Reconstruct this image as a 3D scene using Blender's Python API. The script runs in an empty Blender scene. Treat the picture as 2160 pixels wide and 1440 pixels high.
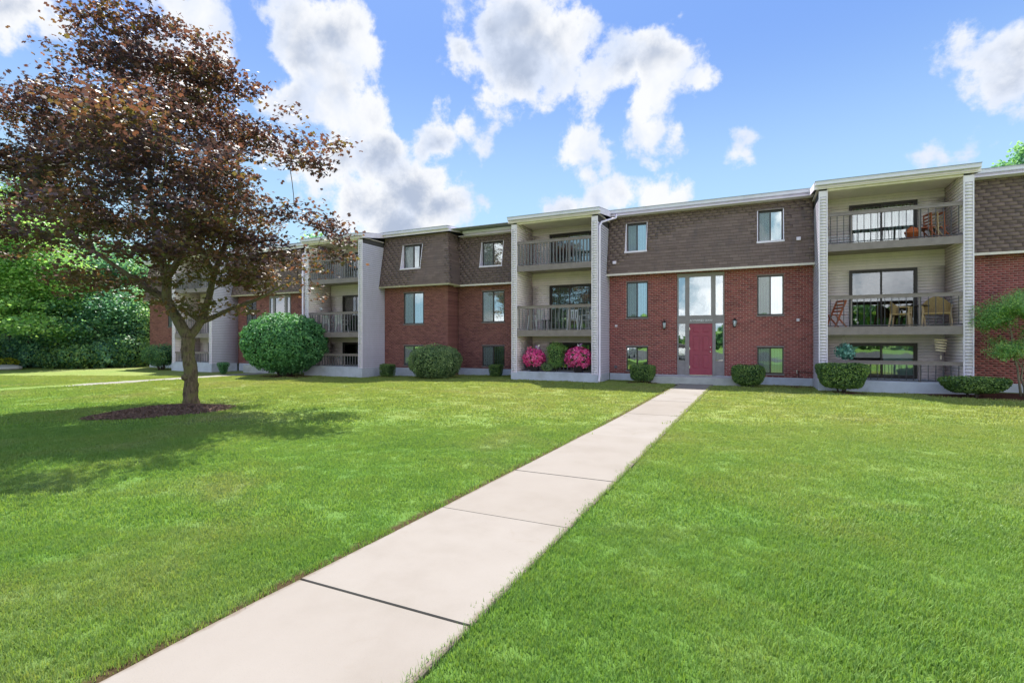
import bpy, math, random
import numpy as np
from mathutils import Vector, Matrix, noise
R = math.radians
random.seed(7)
rng = np.random.default_rng(7)
scene = bpy.context.scene
COL = scene.collection

# ------------------------------------------------------------------ camera
YAW = R(25.5)
EYE = 1.65
cam_data = bpy.data.cameras.new('camera')
cam_data.sensor_width = 36.0
cam_data.lens = 1078.0 / 2160.0 * 36.0
cam_data.clip_end = 2000.0
cam = bpy.data.objects.new('camera', cam_data)
COL.objects.link(cam)
cam.location = (0, 0, EYE)
cam.rotation_euler = (R(90), 0, YAW)
scene.camera = cam

# ------------------------------------------------------------------ light
SUN_TO = Vector((-0.40, 0.43, 1.0)).normalized()      # towards the sun
SUN_EL = math.asin(SUN_TO.z)
SUN_AZ = math.atan2(SUN_TO.x, SUN_TO.y)                # clockwise from +Y
sd = bpy.data.lights.new('sun', 'SUN')
sd.energy = 4.9
sd.angle = R(0.6)
sd.color = (1.0, 0.955, 0.88)
sun = bpy.data.objects.new('sun', sd)
COL.objects.link(sun)
sun.rotation_euler = (-SUN_TO).to_track_quat('-Z', 'Y').to_euler()
sun.location = (-30, 30, 60)

scene.view_settings.view_transform = 'Standard'
scene.view_settings.look = 'None'
scene.view_settings.gamma = 1.0
scene.view_settings.use_curve_mapping = False
scene.view_settings.exposure = 1.1
SKY_STRENGTH = 0.15

CF = Vector((-math.sin(YAW), math.cos(YAW), 0))        # camera forward
CR = Vector((math.cos(YAW), math.sin(YAW), 0))         # camera right
FPX = 1078.0


def pxdir(x, y):
    return (CF + CR * ((x - 1080) / FPX) + Vector((0, 0, (720 - y) / FPX))).normalized()


def pxpos(x, y, Z):
    """the world point seen at pixel x, y of the photograph, Z metres deep"""
    return Vector((0, 0, EYE)) + Z * (CF + CR * ((x - 1080) / FPX) + Vector((0, 0, (720 - y) / FPX)))


def build_world():
    w = bpy.data.worlds.new('World')
    scene.world = w
    w.use_nodes = True
    nt = w.node_tree
    nt.nodes.clear()
    N, L = nt.nodes, nt.links

    def math_(op, a, b=None, c=None, clamp=False):
        n = N.new('ShaderNodeMath')
        n.operation = op
        n.use_clamp = clamp
        for i, v in enumerate((a, b, c)):
            if v is None:
                continue
            if isinstance(v, (int, float)):
                n.inputs[i].default_value = v
            else:
                L.new(v, n.inputs[i])
        return n.outputs[0]

    def vec(op, a, b):
        n = N.new('ShaderNodeVectorMath')
        n.operation = op
        for i, v in enumerate((a, b)):
            if isinstance(v, (tuple, list, Vector)):
                n.inputs[i].default_value = tuple(v)
            else:
                L.new(v, n.inputs[i])
        return n

    def mrange(v, a, b, c=0.0, d=1.0, smooth=True):
        n = N.new('ShaderNodeMapRange')
        if smooth:
            n.interpolation_type = 'SMOOTHSTEP'
        L.new(v, n.inputs[0])
        for i, q in enumerate((a, b, c, d)):
            n.inputs[i + 1].default_value = q
        return n.outputs[0]

    def mix(f, a, b):
        n = N.new('ShaderNodeMix')
        n.data_type = 'RGBA'
        if isinstance(f, (int, float)):
            n.inputs[0].default_value = f
        else:
            L.new(f, n.inputs[0])
        for i, v in ((6, a), (7, b)):
            if isinstance(v, (tuple, list)):
                n.inputs[i].default_value = (*v, 1)
            else:
                L.new(v, n.inputs[i])
        return n.outputs[2]

    sky = N.new('ShaderNodeTexSky')
    sky.sky_type = 'NISHITA'
    sky.sun_disc = False
    sky.sun_elevation = SUN_EL
    sky.sun_rotation = SUN_AZ
    sky.air_density = 1.0
    sky.dust_density = 0.6
    sky.ozone_density = 1.2
    tc = N.new('ShaderNodeTexCoord')
    D = tc.outputs['Generated']

    def fbm(scale, detail, rough, offset=(0, 0, 0), dist=0.0):
        v = vec('ADD', D, offset)
        n = N.new('ShaderNodeTexNoise')
        n.inputs['Scale'].default_value = scale
        n.inputs['Detail'].default_value = detail
        n.inputs['Roughness'].default_value = rough
        n.inputs['Distortion'].default_value = dist
        L.new(v.outputs[0], n.inputs['Vector'])
        return n.outputs[0]

    # cumulus clouds where the photograph has them: discs of sky directions, broken up by noise
    blobs = [(430, 40, 85), (470, 110, 70), (360, 10, 80), (330, 120, 60), (400, 190, 60), (640, 25, 70), (690, 60, 90), (640, 120, 85), (735, 100, 66), (700, 190, 105),
             (765, 240, 84), (620, 215, 72), (570, 30, 36), (30, 10, 85), (100, 60, 45), (560, 330, 40), (640, 350, 60), (720, 330, 62),
             (800, 340, 95), (760, 430, 95), (880, 420, 105), (940, 440, 80), (830, 490, 110), (905, 300, 70), (960, 270, 55),
             (1030, 238, 50), (1000, 300, 34), (980, 500, 60),
             (965, 35, 45), (1060, 55, 90), (1125, 55, 115), (1185, 90, 90), (1100, 130, 115), (1185, 165, 84), (1250, 180, 66),
             (1320, 140, 80), (1400, 145, 95), (1460, 165, 62), (1380, 205, 70), (1045, 200, 60), (975, 110, 55),
             (1220, 322, 52), (1268, 338, 46), (1322, 308, 32), (1375, 290, 50), (1412, 290, 32),
             (1235, 365, 42), (1300, 408, 56), (1368, 420, 54), (1250, 432, 54), (1435, 422, 42), (1200, 440, 50),
             (1556, 312, 30), (1575, 318, 22),
             (2035, 112, 60), (2085, 95, 62), (2140, 120, 95), (2110, 185, 65), (2025, 190, 32), (2150, 240, 40),
             (2060, 325, 36), (2005, 335, 30), (1965, 342, 24), (1425, 25, 22)]

    # warp the directions a little before measuring distances
    nz = N.new('ShaderNodeTexNoise')
    nz.inputs['Scale'].default_value = 9.0
    nz.inputs['Detail'].default_value = 5.0
    L.new(D, nz.inputs['Vector'])
    sub = vec('SUBTRACT', nz.outputs['Color'], (0.5, 0.5, 0.5))
    scl = vec('MULTIPLY', sub.outputs[0], (0.07, 0.07, 0.07))
    DW = vec('ADD', D, scl.outputs[0]).outputs[0]
    F = None
    for x, y, r in blobs:
        c = pxdir(x, y)
        off2 = ((x - 1080) / FPX) ** 2 + ((720 - y) / FPX) ** 2
        rr = r / FPX / math.sqrt(1 + off2) * 0.97
        d = vec('DISTANCE', DW, c)
        e = math_('MULTIPLY_ADD', d.outputs['Value'], -17.0, 17.0 * rr * 0.93)
        F = e if F is None else math_('SMOOTH_MAX', F, e, 0.2)
    n1 = fbm(14.0, 10.0, 0.62, (3.1, 0.2, 1.7), 0.1)
    dens = math_('MULTIPLY_ADD', math_('SUBTRACT', n1, 0.5), 2.6, F)
    # out of view the same scattered cumulus, cover raised to add fill light
    side = vec('DOT_PRODUCT', D, tuple(CF))
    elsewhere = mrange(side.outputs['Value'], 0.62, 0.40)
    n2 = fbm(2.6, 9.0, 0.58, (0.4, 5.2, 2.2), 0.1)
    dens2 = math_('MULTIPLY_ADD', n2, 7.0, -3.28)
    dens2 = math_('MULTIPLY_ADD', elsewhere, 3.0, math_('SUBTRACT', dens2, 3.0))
    dens = math_('MAXIMUM', dens, dens2)
    mask = mrange(dens, -0.08, 0.40)
    # brightness inside the clouds: white rims, grey-blue thick bases
    n3 = fbm(4.6, 5.0, 0.50, (7.3, 1.1, 0.4), 0.3)
    thick = math_('MULTIPLY', mrange(dens, 0.30, 1.30), mrange(n3, 0.40, 0.57))
    n4 = fbm(9.0, 7.0, 0.55, (1.3, 2.1, 0.4), 0.3)
    rim = mix(mrange(n4, 0.34, 0.62), (2.35, 2.6, 3.1), (3.05, 3.1, 3.2))
    # unseen clouds opposite the sun: sunlit flanks, brightened further as fill for the facade
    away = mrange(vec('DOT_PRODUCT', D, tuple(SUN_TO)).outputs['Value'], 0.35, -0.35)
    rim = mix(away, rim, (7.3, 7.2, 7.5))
    cloud = mix(math_('MULTIPLY', thick, 0.9), rim, (1.35, 1.6, 2.1))
    # the clear sky: blue above, paler and cyan towards the horizon
    sep = N.new('ShaderNodeSeparateXYZ')
    L.new(D, sep.inputs[0])
    low = mrange(sep.outputs['Z'], 0.52, 0.14)
    skycol = mix(0.90, sky.outputs[0], (0.60, 1.18, 2.75))
    skycol = mix(math_('MULTIPLY', low, 0.75), skycol, (1.95, 2.95, 3.45))
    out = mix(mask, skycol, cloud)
    ground = mrange(sep.outputs['Z'], -0.02, -0.10)
    out = mix(ground, out, (0.5, 0.7, 0.4))
    bg = N.new('ShaderNodeBackground')
    bg.inputs['Strength'].default_value = SKY_STRENGTH
    L.new(out, bg.inputs['Color'])
    o = N.new('ShaderNodeOutputWorld')
    L.new(bg.outputs[0], o.inputs[0])
    w.cycles.sampling_method = 'MANUAL'
    w.cycles.sample_map_resolution = 512


build_world()

# ------------------------------------------------------------------ terrain
TREE_U, TREE_V = -13.17, 8.34


def sstep(a, b, x):
    t = min(1.0, max(0.0, (x - a) / (b - a)))
    return t * t * (3 - 2 * t)


def gz(u, v):
    """height of the lawn"""
    z = -0.17 * sstep(-9.0, -19.0, u)
    z += 0.035 * noise.noise(Vector((u * 0.13, v * 0.13, 3.0))) * sstep(1.0, 5.0, abs(u + 2.07))
    return z


def np_gz(u, v):
    t = np.clip((u + 9.0) / -10.0, 0, 1)
    return -0.17 * t * t * (3 - 2 * t)


# ------------------------------------------------------------------ materials
def new_mat(name):
    m = bpy.data.materials.new(name)
    m.use_nodes = True
    m.node_tree.nodes.clear()
    return m


class G:
    """small helper for node graphs"""
    def __init__(s, m):
        s.nt = m.node_tree
        s.N, s.L = s.nt.nodes, s.nt.links

    def put(s, sock, v):
        if v is None:
            return
        if hasattr(v, 'is_output') or isinstance(v, bpy.types.NodeSocket):
            s.L.new(v, sock)
        elif isinstance(v, (tuple, list)):
            if len(v) == 3 and sock.type == 'RGBA':
                v = (*v, 1)
            sock.default_value = v
        else:
            sock.default_value = v

    def m(s, op, a, b=None, c=None, clamp=False):
        n = s.N.new('ShaderNodeMath')
        n.operation = op
        n.use_clamp = clamp
        for i, v in enumerate((a, b, c)):
            s.put(n.inputs[i], v)
        return n.outputs[0]

    def v(s, op, a, b=None):
        n = s.N.new('ShaderNodeVectorMath')
        n.operation = op
        s.put(n.inputs[0], a)
        s.put(n.inputs[1], b)
        return n.outputs[0]

    def noise(s, vecn, scale, detail=4.0, rough=0.55, dist=0.0, out=0):
        n = s.N.new('ShaderNodeTexNoise')
        s.put(n.inputs['Vector'], vecn)
        n.inputs['Scale'].default_value = scale
        n.inputs['Detail'].default_value = detail
        n.inputs['Roughness'].default_value = rough
        n.inputs['Distortion'].default_value = dist
        return n.outputs[out]

    def white(s, vecn, dims='3D'):
        n = s.N.new('ShaderNodeTexWhiteNoise')
        n.noise_dimensions = dims
        s.put(n.inputs[0], vecn)
        return n.outputs[0]

    def ramp(s, f, stops, interp='LINEAR'):
        n = s.N.new('ShaderNodeValToRGB')
        cr = n.color_ramp
        cr.interpolation = interp
        while len(cr.elements) < len(stops):
            cr.elements.new(0.5)
        for e, (p, c) in zip(cr.elements, stops):
            e.position = p
            e.color = (*c, 1)
        s.put(n.inputs[0], f)
        return n.outputs[0]

    def mix(s, f, a, b, blend='MIX'):
        n = s.N.new('ShaderNodeMix')
        n.data_type = 'RGBA'
        n.blend_type = blend
        s.put(n.inputs[0], f)
        s.put(n.inputs[6], a)
        s.put(n.inputs[7], b)
        return n.outputs[2]

    def rng(s, v, a, b, c=0.0, d=1.0):
        n = s.N.new('ShaderNodeMapRange')
        n.interpolation_type = 'SMOOTHSTEP'
        s.put(n.inputs[0], v)
        for i, q in enumerate((a, b, c, d)):
            n.inputs[i + 1].default_value = q
        return n.outputs[0]

    def pos(s):
        return s.N.new('ShaderNodeNewGeometry').outputs['Position']

    def xyz(s, v):
        n = s.N.new('ShaderNodeSeparateXYZ')
        s.put(n.inputs[0], v)
        return n.outputs

    def comb(s, x, y, z):
        n = s.N.new('ShaderNodeCombineXYZ')
        for i, q in enumerate((x, y, z)):
            s.put(n.inputs[i], q)
        return n.outputs[0]

    def attr(s, name, out='Fac'):
        n = s.N.new('ShaderNodeAttribute')
        n.attribute_name = name
        return n.outputs[out]

    def bump(s, h, strength=0.3, dist=0.01):
        n = s.N.new('ShaderNodeBump')
        n.inputs['Strength'].default_value = strength
        n.inputs['Distance'].default_value = dist
        s.put(n.inputs['Height'], h)
        return n.outputs[0]

    def bsdf(s, color, rough=0.7, normal=None, metallic=0.0, spec=0.5, **kw):
        n = s.N.new('ShaderNodeBsdfPrincipled')
        s.put(n.inputs['Base Color'], color)
        s.put(n.inputs['Roughness'], rough)
        n.inputs['Metallic'].default_value = metallic
        n.inputs['Specular IOR Level'].default_value = spec
        if normal is not None:
            s.L.new(normal, n.inputs['Normal'])
        return n.outputs[0]

    def out(s, sh):
        o = s.N.new('ShaderNodeOutputMaterial')
        s.L.new(sh, o.inputs[0])


def simple(name, color, rough=0.6, var=0.12, scale=6.0, bump=0.0, bscale=80.0, metallic=0.0, spec=0.4, dirt=None, stretch=None):
    m = new_mat(name)
    g = G(m)
    p = g.pos()
    q = g.v('MULTIPLY', p, stretch) if stretch else p
    n = g.noise(q, scale, 5.0, 0.6)
    dark = tuple(c * (1 - var) for c in color)
    lite = tuple(min(1, c * (1 + var)) for c in color)
    col = g.ramp(n, [(0.3, dark), (0.7, lite)])
    if dirt:
        n2 = g.noise(q, scale * 0.35, 6.0, 0.65)
        col = g.mix(g.rng(n2, 0.52, 0.78, 0, 0.5), col, dirt)
    nb = None
    if bump:
        nb = g.bump(g.noise(p, bscale, 3.0, 0.6), bump, 0.004)
    g.out(g.bsdf(col, rough, nb, metallic, spec))
    return m


BRICK_L, BRICK_H = 0.2032, 0.0747
SH_L, SH_H = 0.305, 0.127
Z_BRICK0 = 0.29
Z_MANS0 = 4.50


def brick_mat(name, tint):
    m = new_mat(name)
    g = G(m)
    p = g.pos()
    x, y, z = g.xyz(p)[:3]
    row = g.m('FLOOR', g.m('DIVIDE', g.m('SUBTRACT', z, Z_BRICK0), BRICK_H))
    odd = g.m('MULTIPLY', g.m('MODULO', g.m('ADD', row, 200.0), 2.0), 0.5)
    col = g.m('FLOOR', g.m('ADD', g.m('DIVIDE', g.m('ADD', x, 100.0), BRICK_L), odd))
    r = g.white(g.comb(row, col, 0.0))
    base = g.ramp(r, [(0.0, tuple(c * k for c, k in zip(tint, (0.62, 0.6, 0.66)))), (0.3, tuple(c * 0.86 for c in tint)), (0.6, tint),
                      (0.86, tuple(c * 1.18 for c in tint)), (1.0, tuple(c * k for c, k in zip(tint, (0.5, 0.5, 0.62))))])
    big = g.noise(p, 0.9, 4.0, 0.6)
    base = g.mix(g.rng(big, 0.40, 0.7, 0.0, 0.35), base, tuple(c * 1.3 for c in tint))
    eff = g.noise(g.v('MULTIPLY', p, (1.0, 1.0, 0.45)), 1.7, 6.0, 0.7)
    base = g.mix(g.rng(eff, 0.56, 0.76, 0, 0.3), base, (0.44, 0.25, 0.21))
    fine = g.noise(p, 60.0, 4.0, 0.7)
    base = g.mix(g.rng(fine, 0.5, 0.75, 0, 0.35), base, tuple(c * 0.45 for c in tint))
    nb = g.bump(fine, 0.5, 0.003)
    g.out(g.bsdf(base, 0.88, nb, 0, 0.25))
    return m


def shingle_mat():
    m = new_mat('shingle')
    g = G(m)
    p = g.pos()
    x, y, z = g.xyz(p)[:3]
    row = g.m('FLOOR', g.m('DIVIDE', g.m('SUBTRACT', z, Z_MANS0), SH_H * 0.983))
    col = g.m('FLOOR', g.m('ADD', g.m('DIVIDE', g.m('ADD', x, 100.0), SH_L), g.m('MULTIPLY', row, 0.37)))
    r = g.white(g.comb(row, col, 3.0))
    t = (0.205, 0.148, 0.132)
    base = g.ramp(r, [(0.0, tuple(c * 0.84 for c in t)), (0.4, tuple(c * 0.96 for c in t)), (0.75, t), (1.0, tuple(c * 1.14 for c in t))])
    n = g.noise(p, 160.0, 3.0, 0.8)
    base = g.mix(g.rng(n, 0.45, 0.75, 0, 0.6), base, tuple(c * 1.5 for c in t))
    streak = g.noise(g.v('MULTIPLY', p, (3.0, 3.0, 0.5)), 1.3, 5.0, 0.6)
    base = g.mix(g.rng(streak, 0.52, 0.75, 0, 0.4), base, (0.11, 0.10, 0.11))
    g.out(g.bsdf(base, 0.92, g.bump(n, 0.6, 0.003), 0, 0.2))
    return m


def siding_mat(name, t):
    m = new_mat(name)
    g = G(m)
    p = g.pos()
    z = g.xyz(p)[2]
    r = g.white(g.comb(g.m('FLOOR', g.m('DIVIDE', z, 0.1)), 1.0, 2.0))
    n = g.noise(g.v('MULTIPLY', p, (1.0, 1.0, 0.35)), 3.0, 6.0, 0.65)
    base = g.ramp(n, [(0.3, tuple(c * 0.9 for c in t)), (0.65, t)])
    base = g.mix(g.m('MULTIPLY', r, 0.12), base, tuple(c * 0.7 for c in t))
    grime = g.noise(g.v('MULTIPLY', p, (9.0, 9.0, 0.8)), 1.0, 5.0, 0.7)
    base = g.mix(g.rng(grime, 0.55, 0.85, 0, 0.35), base, tuple(c * k for c, k in zip(t, (0.62, 0.6, 0.55))))
    g.out(g.bsdf(base, 0.5, g.bump(g.noise(p, 40.0), 0.1, 0.002), 0, 0.4))
    return m


def glass_mat(name, refl, tint=(0.86, 0.93, 0.90)):
    m = new_mat(name)
    g = G(m)
    lw = g.N.new('ShaderNodeLayerWeight')
    lw.inputs['Blend'].default_value = 0.35
    fac = g.m('MULTIPLY_ADD', lw.outputs['Fresnel'], 0.9, refl, clamp=True)
    p = g.pos()
    wob = g.bump(g.noise(p, 1.6, 2.0, 0.5), 0.10, 0.02)
    gl = g.N.new('ShaderNodeBsdfGlossy')
    gl.inputs['Roughness'].default_value = 0.01
    gl.inputs['Color'].default_value = (0.95, 0.98, 1, 1)
    g.L.new(wob, gl.inputs['Normal'])
    tr = g.N.new('ShaderNodeBsdfTransparent')
    tr.inputs['Color'].default_value = (*tint, 1)
    mx = g.N.new('ShaderNodeMixShader')
    g.L.new(fac, mx.inputs[0])
    g.L.new(tr.outputs[0], mx.inputs[1])
    g.L.new(gl.outputs[0], mx.inputs[2])
    g.out(mx.outputs[0])
    return m


def screen_mat():
    """fine insect screen: half see-through grey mesh"""
    m = new_mat('insect_screen')
    g = G(m)
    d = g.N.new('ShaderNodeBsdfDiffuse')
    d.inputs[0].default_value = (0.26, 0.28, 0.28, 1)
    tr = g.N.new('ShaderNodeBsdfTransparent')
    mx = g.N.new('ShaderNodeMixShader')
    mx.inputs[0].default_value = 0.42
    g.L.new(tr.outputs[0], mx.inputs[1])
    g.L.new(d.outputs[0], mx.inputs[2])
    g.out(mx.outputs[0])
    return m


def leaf_mat(name, stops, trans=0.35, tcol=(1.3, 1.2, 0.5), spec=0.4, clump=0.6, rough=0.45):
    m = new_mat(name)
    g = G(m)
    p = g.pos()
    a = g.attr('rnd')
    big = g.noise(p, clump, 3.0, 0.6)
    f = g.m('MULTIPLY_ADD', g.m('SUBTRACT', big, 0.5), 1.3, a, clamp=True)
    col = g.ramp(f, stops)
    pr = g.bsdf(col, rough, None, 0, spec)
    t = g.N.new('ShaderNodeBsdfTranslucent')
    g.L.new(g.mix(1.0, col, tcol, 'MULTIPLY'), t.inputs[0])
    mx = g.N.new('ShaderNodeMixShader')
    mx.inputs[0].default_value = trans
    g.L.new(pr, mx.inputs[1])
    g.L.new(t.outputs[0], mx.inputs[2])
    g.out(mx.outputs[0])
    return m


def bark_mat(name, a, b, moss=None):
    m = new_mat(name)
    g = G(m)
    p = g.pos()
    q = g.v('MULTIPLY', p, (1, 1, 0.22))
    n = g.noise(q, 26.0, 6.0, 0.65, 0.6)
    col = g.ramp(n, [(0.32, a), (0.68, b)])
    if moss:
        n2 = g.noise(p, 5.0, 6.0, 0.7)
        col = g.mix(g.rng(n2, 0.46, 0.62, 0, 0.85), col, moss)
    g.out(g.bsdf(col, 0.9, g.bump(n, 0.9, 0.02), 0, 0.2))
    return m


M = {}
M['brick_red'] = brick_mat('brick_red', (0.345, 0.098, 0.090))
M['brick_dull'] = brick_mat('brick_dull', (0.34, 0.145, 0.125))
M['mortar'] = simple('mortar', (0.64, 0.46, 0.41), 0.9, 0.12, 8.0)
M['mortar_dull'] = simple('mortar_dull', (0.33, 0.17, 0.14), 0.9, 0.15, 8.0)
M['shingle'] = shingle_mat()
M['underlay'] = simple('underlay', (0.045, 0.035, 0.034), 0.95)
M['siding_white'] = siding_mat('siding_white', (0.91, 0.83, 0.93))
M['siding_white_shaded'] = siding_mat('siding_white_shaded', (0.66, 0.63, 0.74))  # copy of the white siding, greyed to carry shade on the outer side faces
M['siding_cream'] = siding_mat('siding_cream', (0.89, 0.77, 0.77))
M['siding_shadow'] = simple('siding_shadow', (0.07, 0.065, 0.07), 0.9)  # dark backing colour stands in for the shadow lines between boards
M['trim_brown'] = simple('trim_brown', (0.25, 0.205, 0.20), 0.55, 0.15, 5.0)
M['frame_dark'] = simple('frame_dark', (0.045, 0.035, 0.032), 0.4, 0.1)
M['entry_frame'] = simple('entry_frame', (0.29, 0.26, 0.26), 0.5, 0.1)
M['white_trim'] = simple('white_trim', (0.88, 0.80, 0.91), 0.45, 0.06, 3.0, dirt=(0.42, 0.42, 0.40))
M['gutter'] = simple('gutter', (0.78, 0.75, 0.87), 0.4, 0.06, 3.0, dirt=(0.40, 0.42, 0.42), metallic=0.0)
M['cream_trim'] = simple('cream_trim', (0.82, 0.73, 0.66), 0.55, 0.1)
M['tan_trim'] = simple('tan_trim', (0.48, 0.42, 0.28), 0.6, 0.12)
M['roofing'] = simple('roofing', (0.36, 0.38, 0.43), 0.9)
M['foundation'] = simple('foundation', (0.55, 0.58, 0.66), 0.85, 0.1, 3.0, 0.3, 60, dirt=(0.28, 0.29, 0.30))
M['concrete'] = simple('concrete', (0.268, 0.247, 0.228), 0.9, 0.07, 2.5, 0.35, 90, dirt=(0.22, 0.195, 0.17))
M['concrete_old'] = simple('concrete_old', (0.24, 0.23, 0.20), 0.9, 0.1, 3.0, 0.3, 90)


def concrete_walk():
    m = new_mat('concrete_walk')
    g = G(m)
    p = g.pos()
    oi = g.N.new('ShaderNodeObjectInfo')
    big = g.noise(p, 1.1, 5.0, 0.6)
    c = g.ramp(big, [(0.3, (0.215, 0.192, 0.170)), (0.5, (0.252, 0.229, 0.208)), (0.72, (0.272, 0.250, 0.230))])
    c = g.mix(g.m('MULTIPLY', oi.outputs['Random'], 0.5), c, (0.215, 0.188, 0.162))
    speck = g.noise(p, 140.0, 3.0, 0.7)
    c = g.mix(g.rng(speck, 0.58, 0.72, 0, 0.45), c, (0.16, 0.14, 0.12))
    stain = g.noise(g.v('ADD', p, (3.0, 1.0, 0.0)), 2.6, 6.0, 0.7, 1.0)
    c = g.mix(g.rng(stain, 0.60, 0.74, 0, 0.4), c, (0.20, 0.165, 0.13))
    x, y, z = g.xyz(p)[:3]
    # grit and soil creeping over the edges of the slabs
    ew = g.m('MINIMUM', g.m('ABSOLUTE', g.m('SUBTRACT', x, -1.475)), g.m('ABSOLUTE', g.m('SUBTRACT', x, g.m('MINIMUM', g.m('MULTIPLY_ADD', y, .018, -2.86), -2.66))))
    ew = g.m('ADD', ew, g.m('MULTIPLY', g.m('SUBTRACT', g.noise(p, 9.0, 5.0, 0.7), 0.5), 0.09))
    c = g.mix(g.rng(ew, 0.045, 0.0, 0, 0.7), c, (0.13, 0.10, 0.07))
    g.out(g.bsdf(c, 0.9, g.bump(speck, 0.35, 0.003), 0, 0.25))
    return m


M['concrete_walk'] = concrete_walk()
M['stoop'] = simple('stoop', (0.48, 0.48, 0.46), 0.9, 0.12, 4.0, 0.3, 60, dirt=(0.22, 0.22, 0.2))
M['asphalt'] = simple('asphalt', (0.06, 0.06, 0.062), 0.9, 0.2, 2.0)
M['paint_white'] = simple('paint_white', (0.8, 0.8, 0.8), 0.25, 0.02)
M['paint_silver'] = simple('paint_silver', (0.5, 0.51, 0.53), 0.25, 0.03, metallic=0.6)
M['paint_dark'] = simple('paint_dark', (0.03, 0.05, 0.12), 0.25, 0.03)
M['door_red'] = simple('door_red', (0.37, 0.062, 0.10), 0.38, 0.08, 4.0)
M['glass'] = glass_mat('glass', 0.28)
M['glass_dim'] = glass_mat('glass_dim', 0.16)
M['glass_door'] = glass_mat('glass_door', 0.10, (0.6, 0.66, 0.66))
M['screen'] = screen_mat()
M['blind'] = simple('blind', (0.82, 0.88, 0.86), 0.7, 0.05, 2.0)
M['blind_grey'] = simple('blind_grey', (0.34, 0.36, 0.35), 0.7, 0.1, 2.0)
M['curtain'] = simple('curtain', (0.62, 0.64, 0.66), 0.8, 0.08, 2.0)
M['room'] = simple('room', (0.16, 0.14, 0.12), 0.9)
M['black_metal'] = simple('black_metal', (0.02, 0.02, 0.022), 0.35, 0.1)
M['rail_metal'] = simple('rail_metal', (0.05, 0.05, 0.06), 0.4, 0.1)
M['rail_grey'] = simple('rail_grey', (0.16, 0.155, 0.17), 0.45, 0.1)
M['chrome'] = simple('chrome', (0.75, 0.72, 0.6), 0.25, 0.05, metallic=0.9)
M['lamp_glass'] = simple('lamp_glass', (0.75, 0.8, 0.85), 0.2, 0.05)
M['letter_white'] = simple('letter_white', (0.85, 0.85, 0.85), 0.5, 0.02)
M['plastic_white'] = simple('plastic_white', (0.75, 0.76, 0.78), 0.4, 0.05)
M['wood_red'] = simple('wood_red', (0.38, 0.11, 0.05), 0.55, 0.2, 12.0)
M['wood_light'] = simple('wood_light', (0.52, 0.36, 0.20), 0.55, 0.15, 14.0)
M['wicker'] = simple('wicker', (0.40, 0.27, 0.12), 0.7, 0.35, 50.0, 0.8, 120)
M['cushion_dark'] = simple('cushion_dark', (0.05, 0.06, 0.08), 0.8, 0.1)
M['cushion_cream'] = simple('cushion_cream', (0.62, 0.52, 0.40), 0.8, 0.1)
M['terracotta'] = simple('terracotta', (0.55, 0.14, 0.05), 0.7, 0.15)
M['planter_dark'] = simple('planter_dark', (0.05, 0.04, 0.04), 0.7, 0.2)
M['rope'] = simple('rope', (0.55, 0.5, 0.4), 0.8)
M['bamboo'] = simple('bamboo', (0.75, 0.62, 0.46), 0.6, 0.2, 20)
M['fabric_pink'] = simple('fabric_pink', (0.75, 0.15, 0.25), 0.6)
M['fabric_white'] = simple('fabric_white', (0.78, 0.76, 0.8), 0.6)
M['fabric_violet'] = simple('fabric_violet', (0.45, 0.25, 0.55), 0.6)
M['rock'] = simple('rock', (0.42, 0.41, 0.40), 0.9, 0.2, 3.0, 0.5, 12)
M['bark_maple'] = bark_mat('bark_maple', (0.035, 0.028, 0.02), (0.22, 0.17, 0.11), (0.15, 0.145, 0.06))
M['bark'] = bark_mat('bark', (0.03, 0.025, 0.02), (0.12, 0.10, 0.08))
M['bark_pale'] = bark_mat('bark_pale', (0.12, 0.10, 0.07), (0.38, 0.34, 0.24))
M['leaf_maple'] = leaf_mat('leaf_maple', [(0.0, (0.037, 0.036, 0.056)), (0.35, (0.090, 0.062, 0.078)), (0.6, (0.169, 0.092, 0.073)),
                                         (0.8, (0.138, 0.155, 0.059)), (1.0, (0.294, 0.155, 0.095))], 0.36, (1.45, 1.0, 0.65), 0.35, 0.5, 0.5)
M['leaf_green'] = leaf_mat('leaf_green', [(0.0, (0.054, 0.147, 0.093)), (0.5, (0.136, 0.303, 0.129)), (1.0, (0.363, 0.538, 0.150))], 0.42, (1.25, 1.2, 0.75), 0.4, 0.16)
M['leaf_deep'] = leaf_mat('leaf_deep', [(0.0, (0.061, 0.186, 0.152)), (0.5, (0.161, 0.368, 0.229)), (1.0, (0.425, 0.699, 0.287))], 0.38, (1.25, 1.2, 0.75), 0.4, 0.2)
M['leaf_pale'] = leaf_mat('leaf_pale', [(0.0, (0.127, 0.281, 0.111)), (0.5, (0.251, 0.481, 0.162)), (1.0, (0.529, 0.722, 0.226))], 0.45, (1.25, 1.2, 0.75), 0.4, 0.2)
M['leaf_box'] = leaf_mat('leaf_box', [(0.0, (0.043, 0.103, 0.032)), (0.5, (0.108, 0.205, 0.056)), (1.0, (0.279, 0.410, 0.097))], 0.25, (1.3, 1.4, 0.5), 0.5, 2.0)
M['leaf_holly'] = leaf_mat('leaf_holly', [(0.0, (0.039, 0.137, 0.060)), (0.5, (0.097, 0.272, 0.107)), (1.0, (0.224, 0.477, 0.192))], 0.18, (1.3, 1.4, 0.5), 0.25, 1.2, 0.55)
M['leaf_yew'] = leaf_mat('leaf_yew', [(0.0, (0.066, 0.133, 0.062)), (0.5, (0.166, 0.265, 0.111)), (1.0, (0.354, 0.464, 0.189))], 0.2, (1.3, 1.4, 0.5), 0.4, 2.0)
M['leaf_jade'] = leaf_mat('leaf_jade', [(0.0, (0.065, 0.208, 0.169)), (0.5, (0.156, 0.416, 0.325)), (1.0, (0.390, 0.715, 0.598))], 0.25, (1, 1, 1), 0.5, 3.0)
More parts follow.
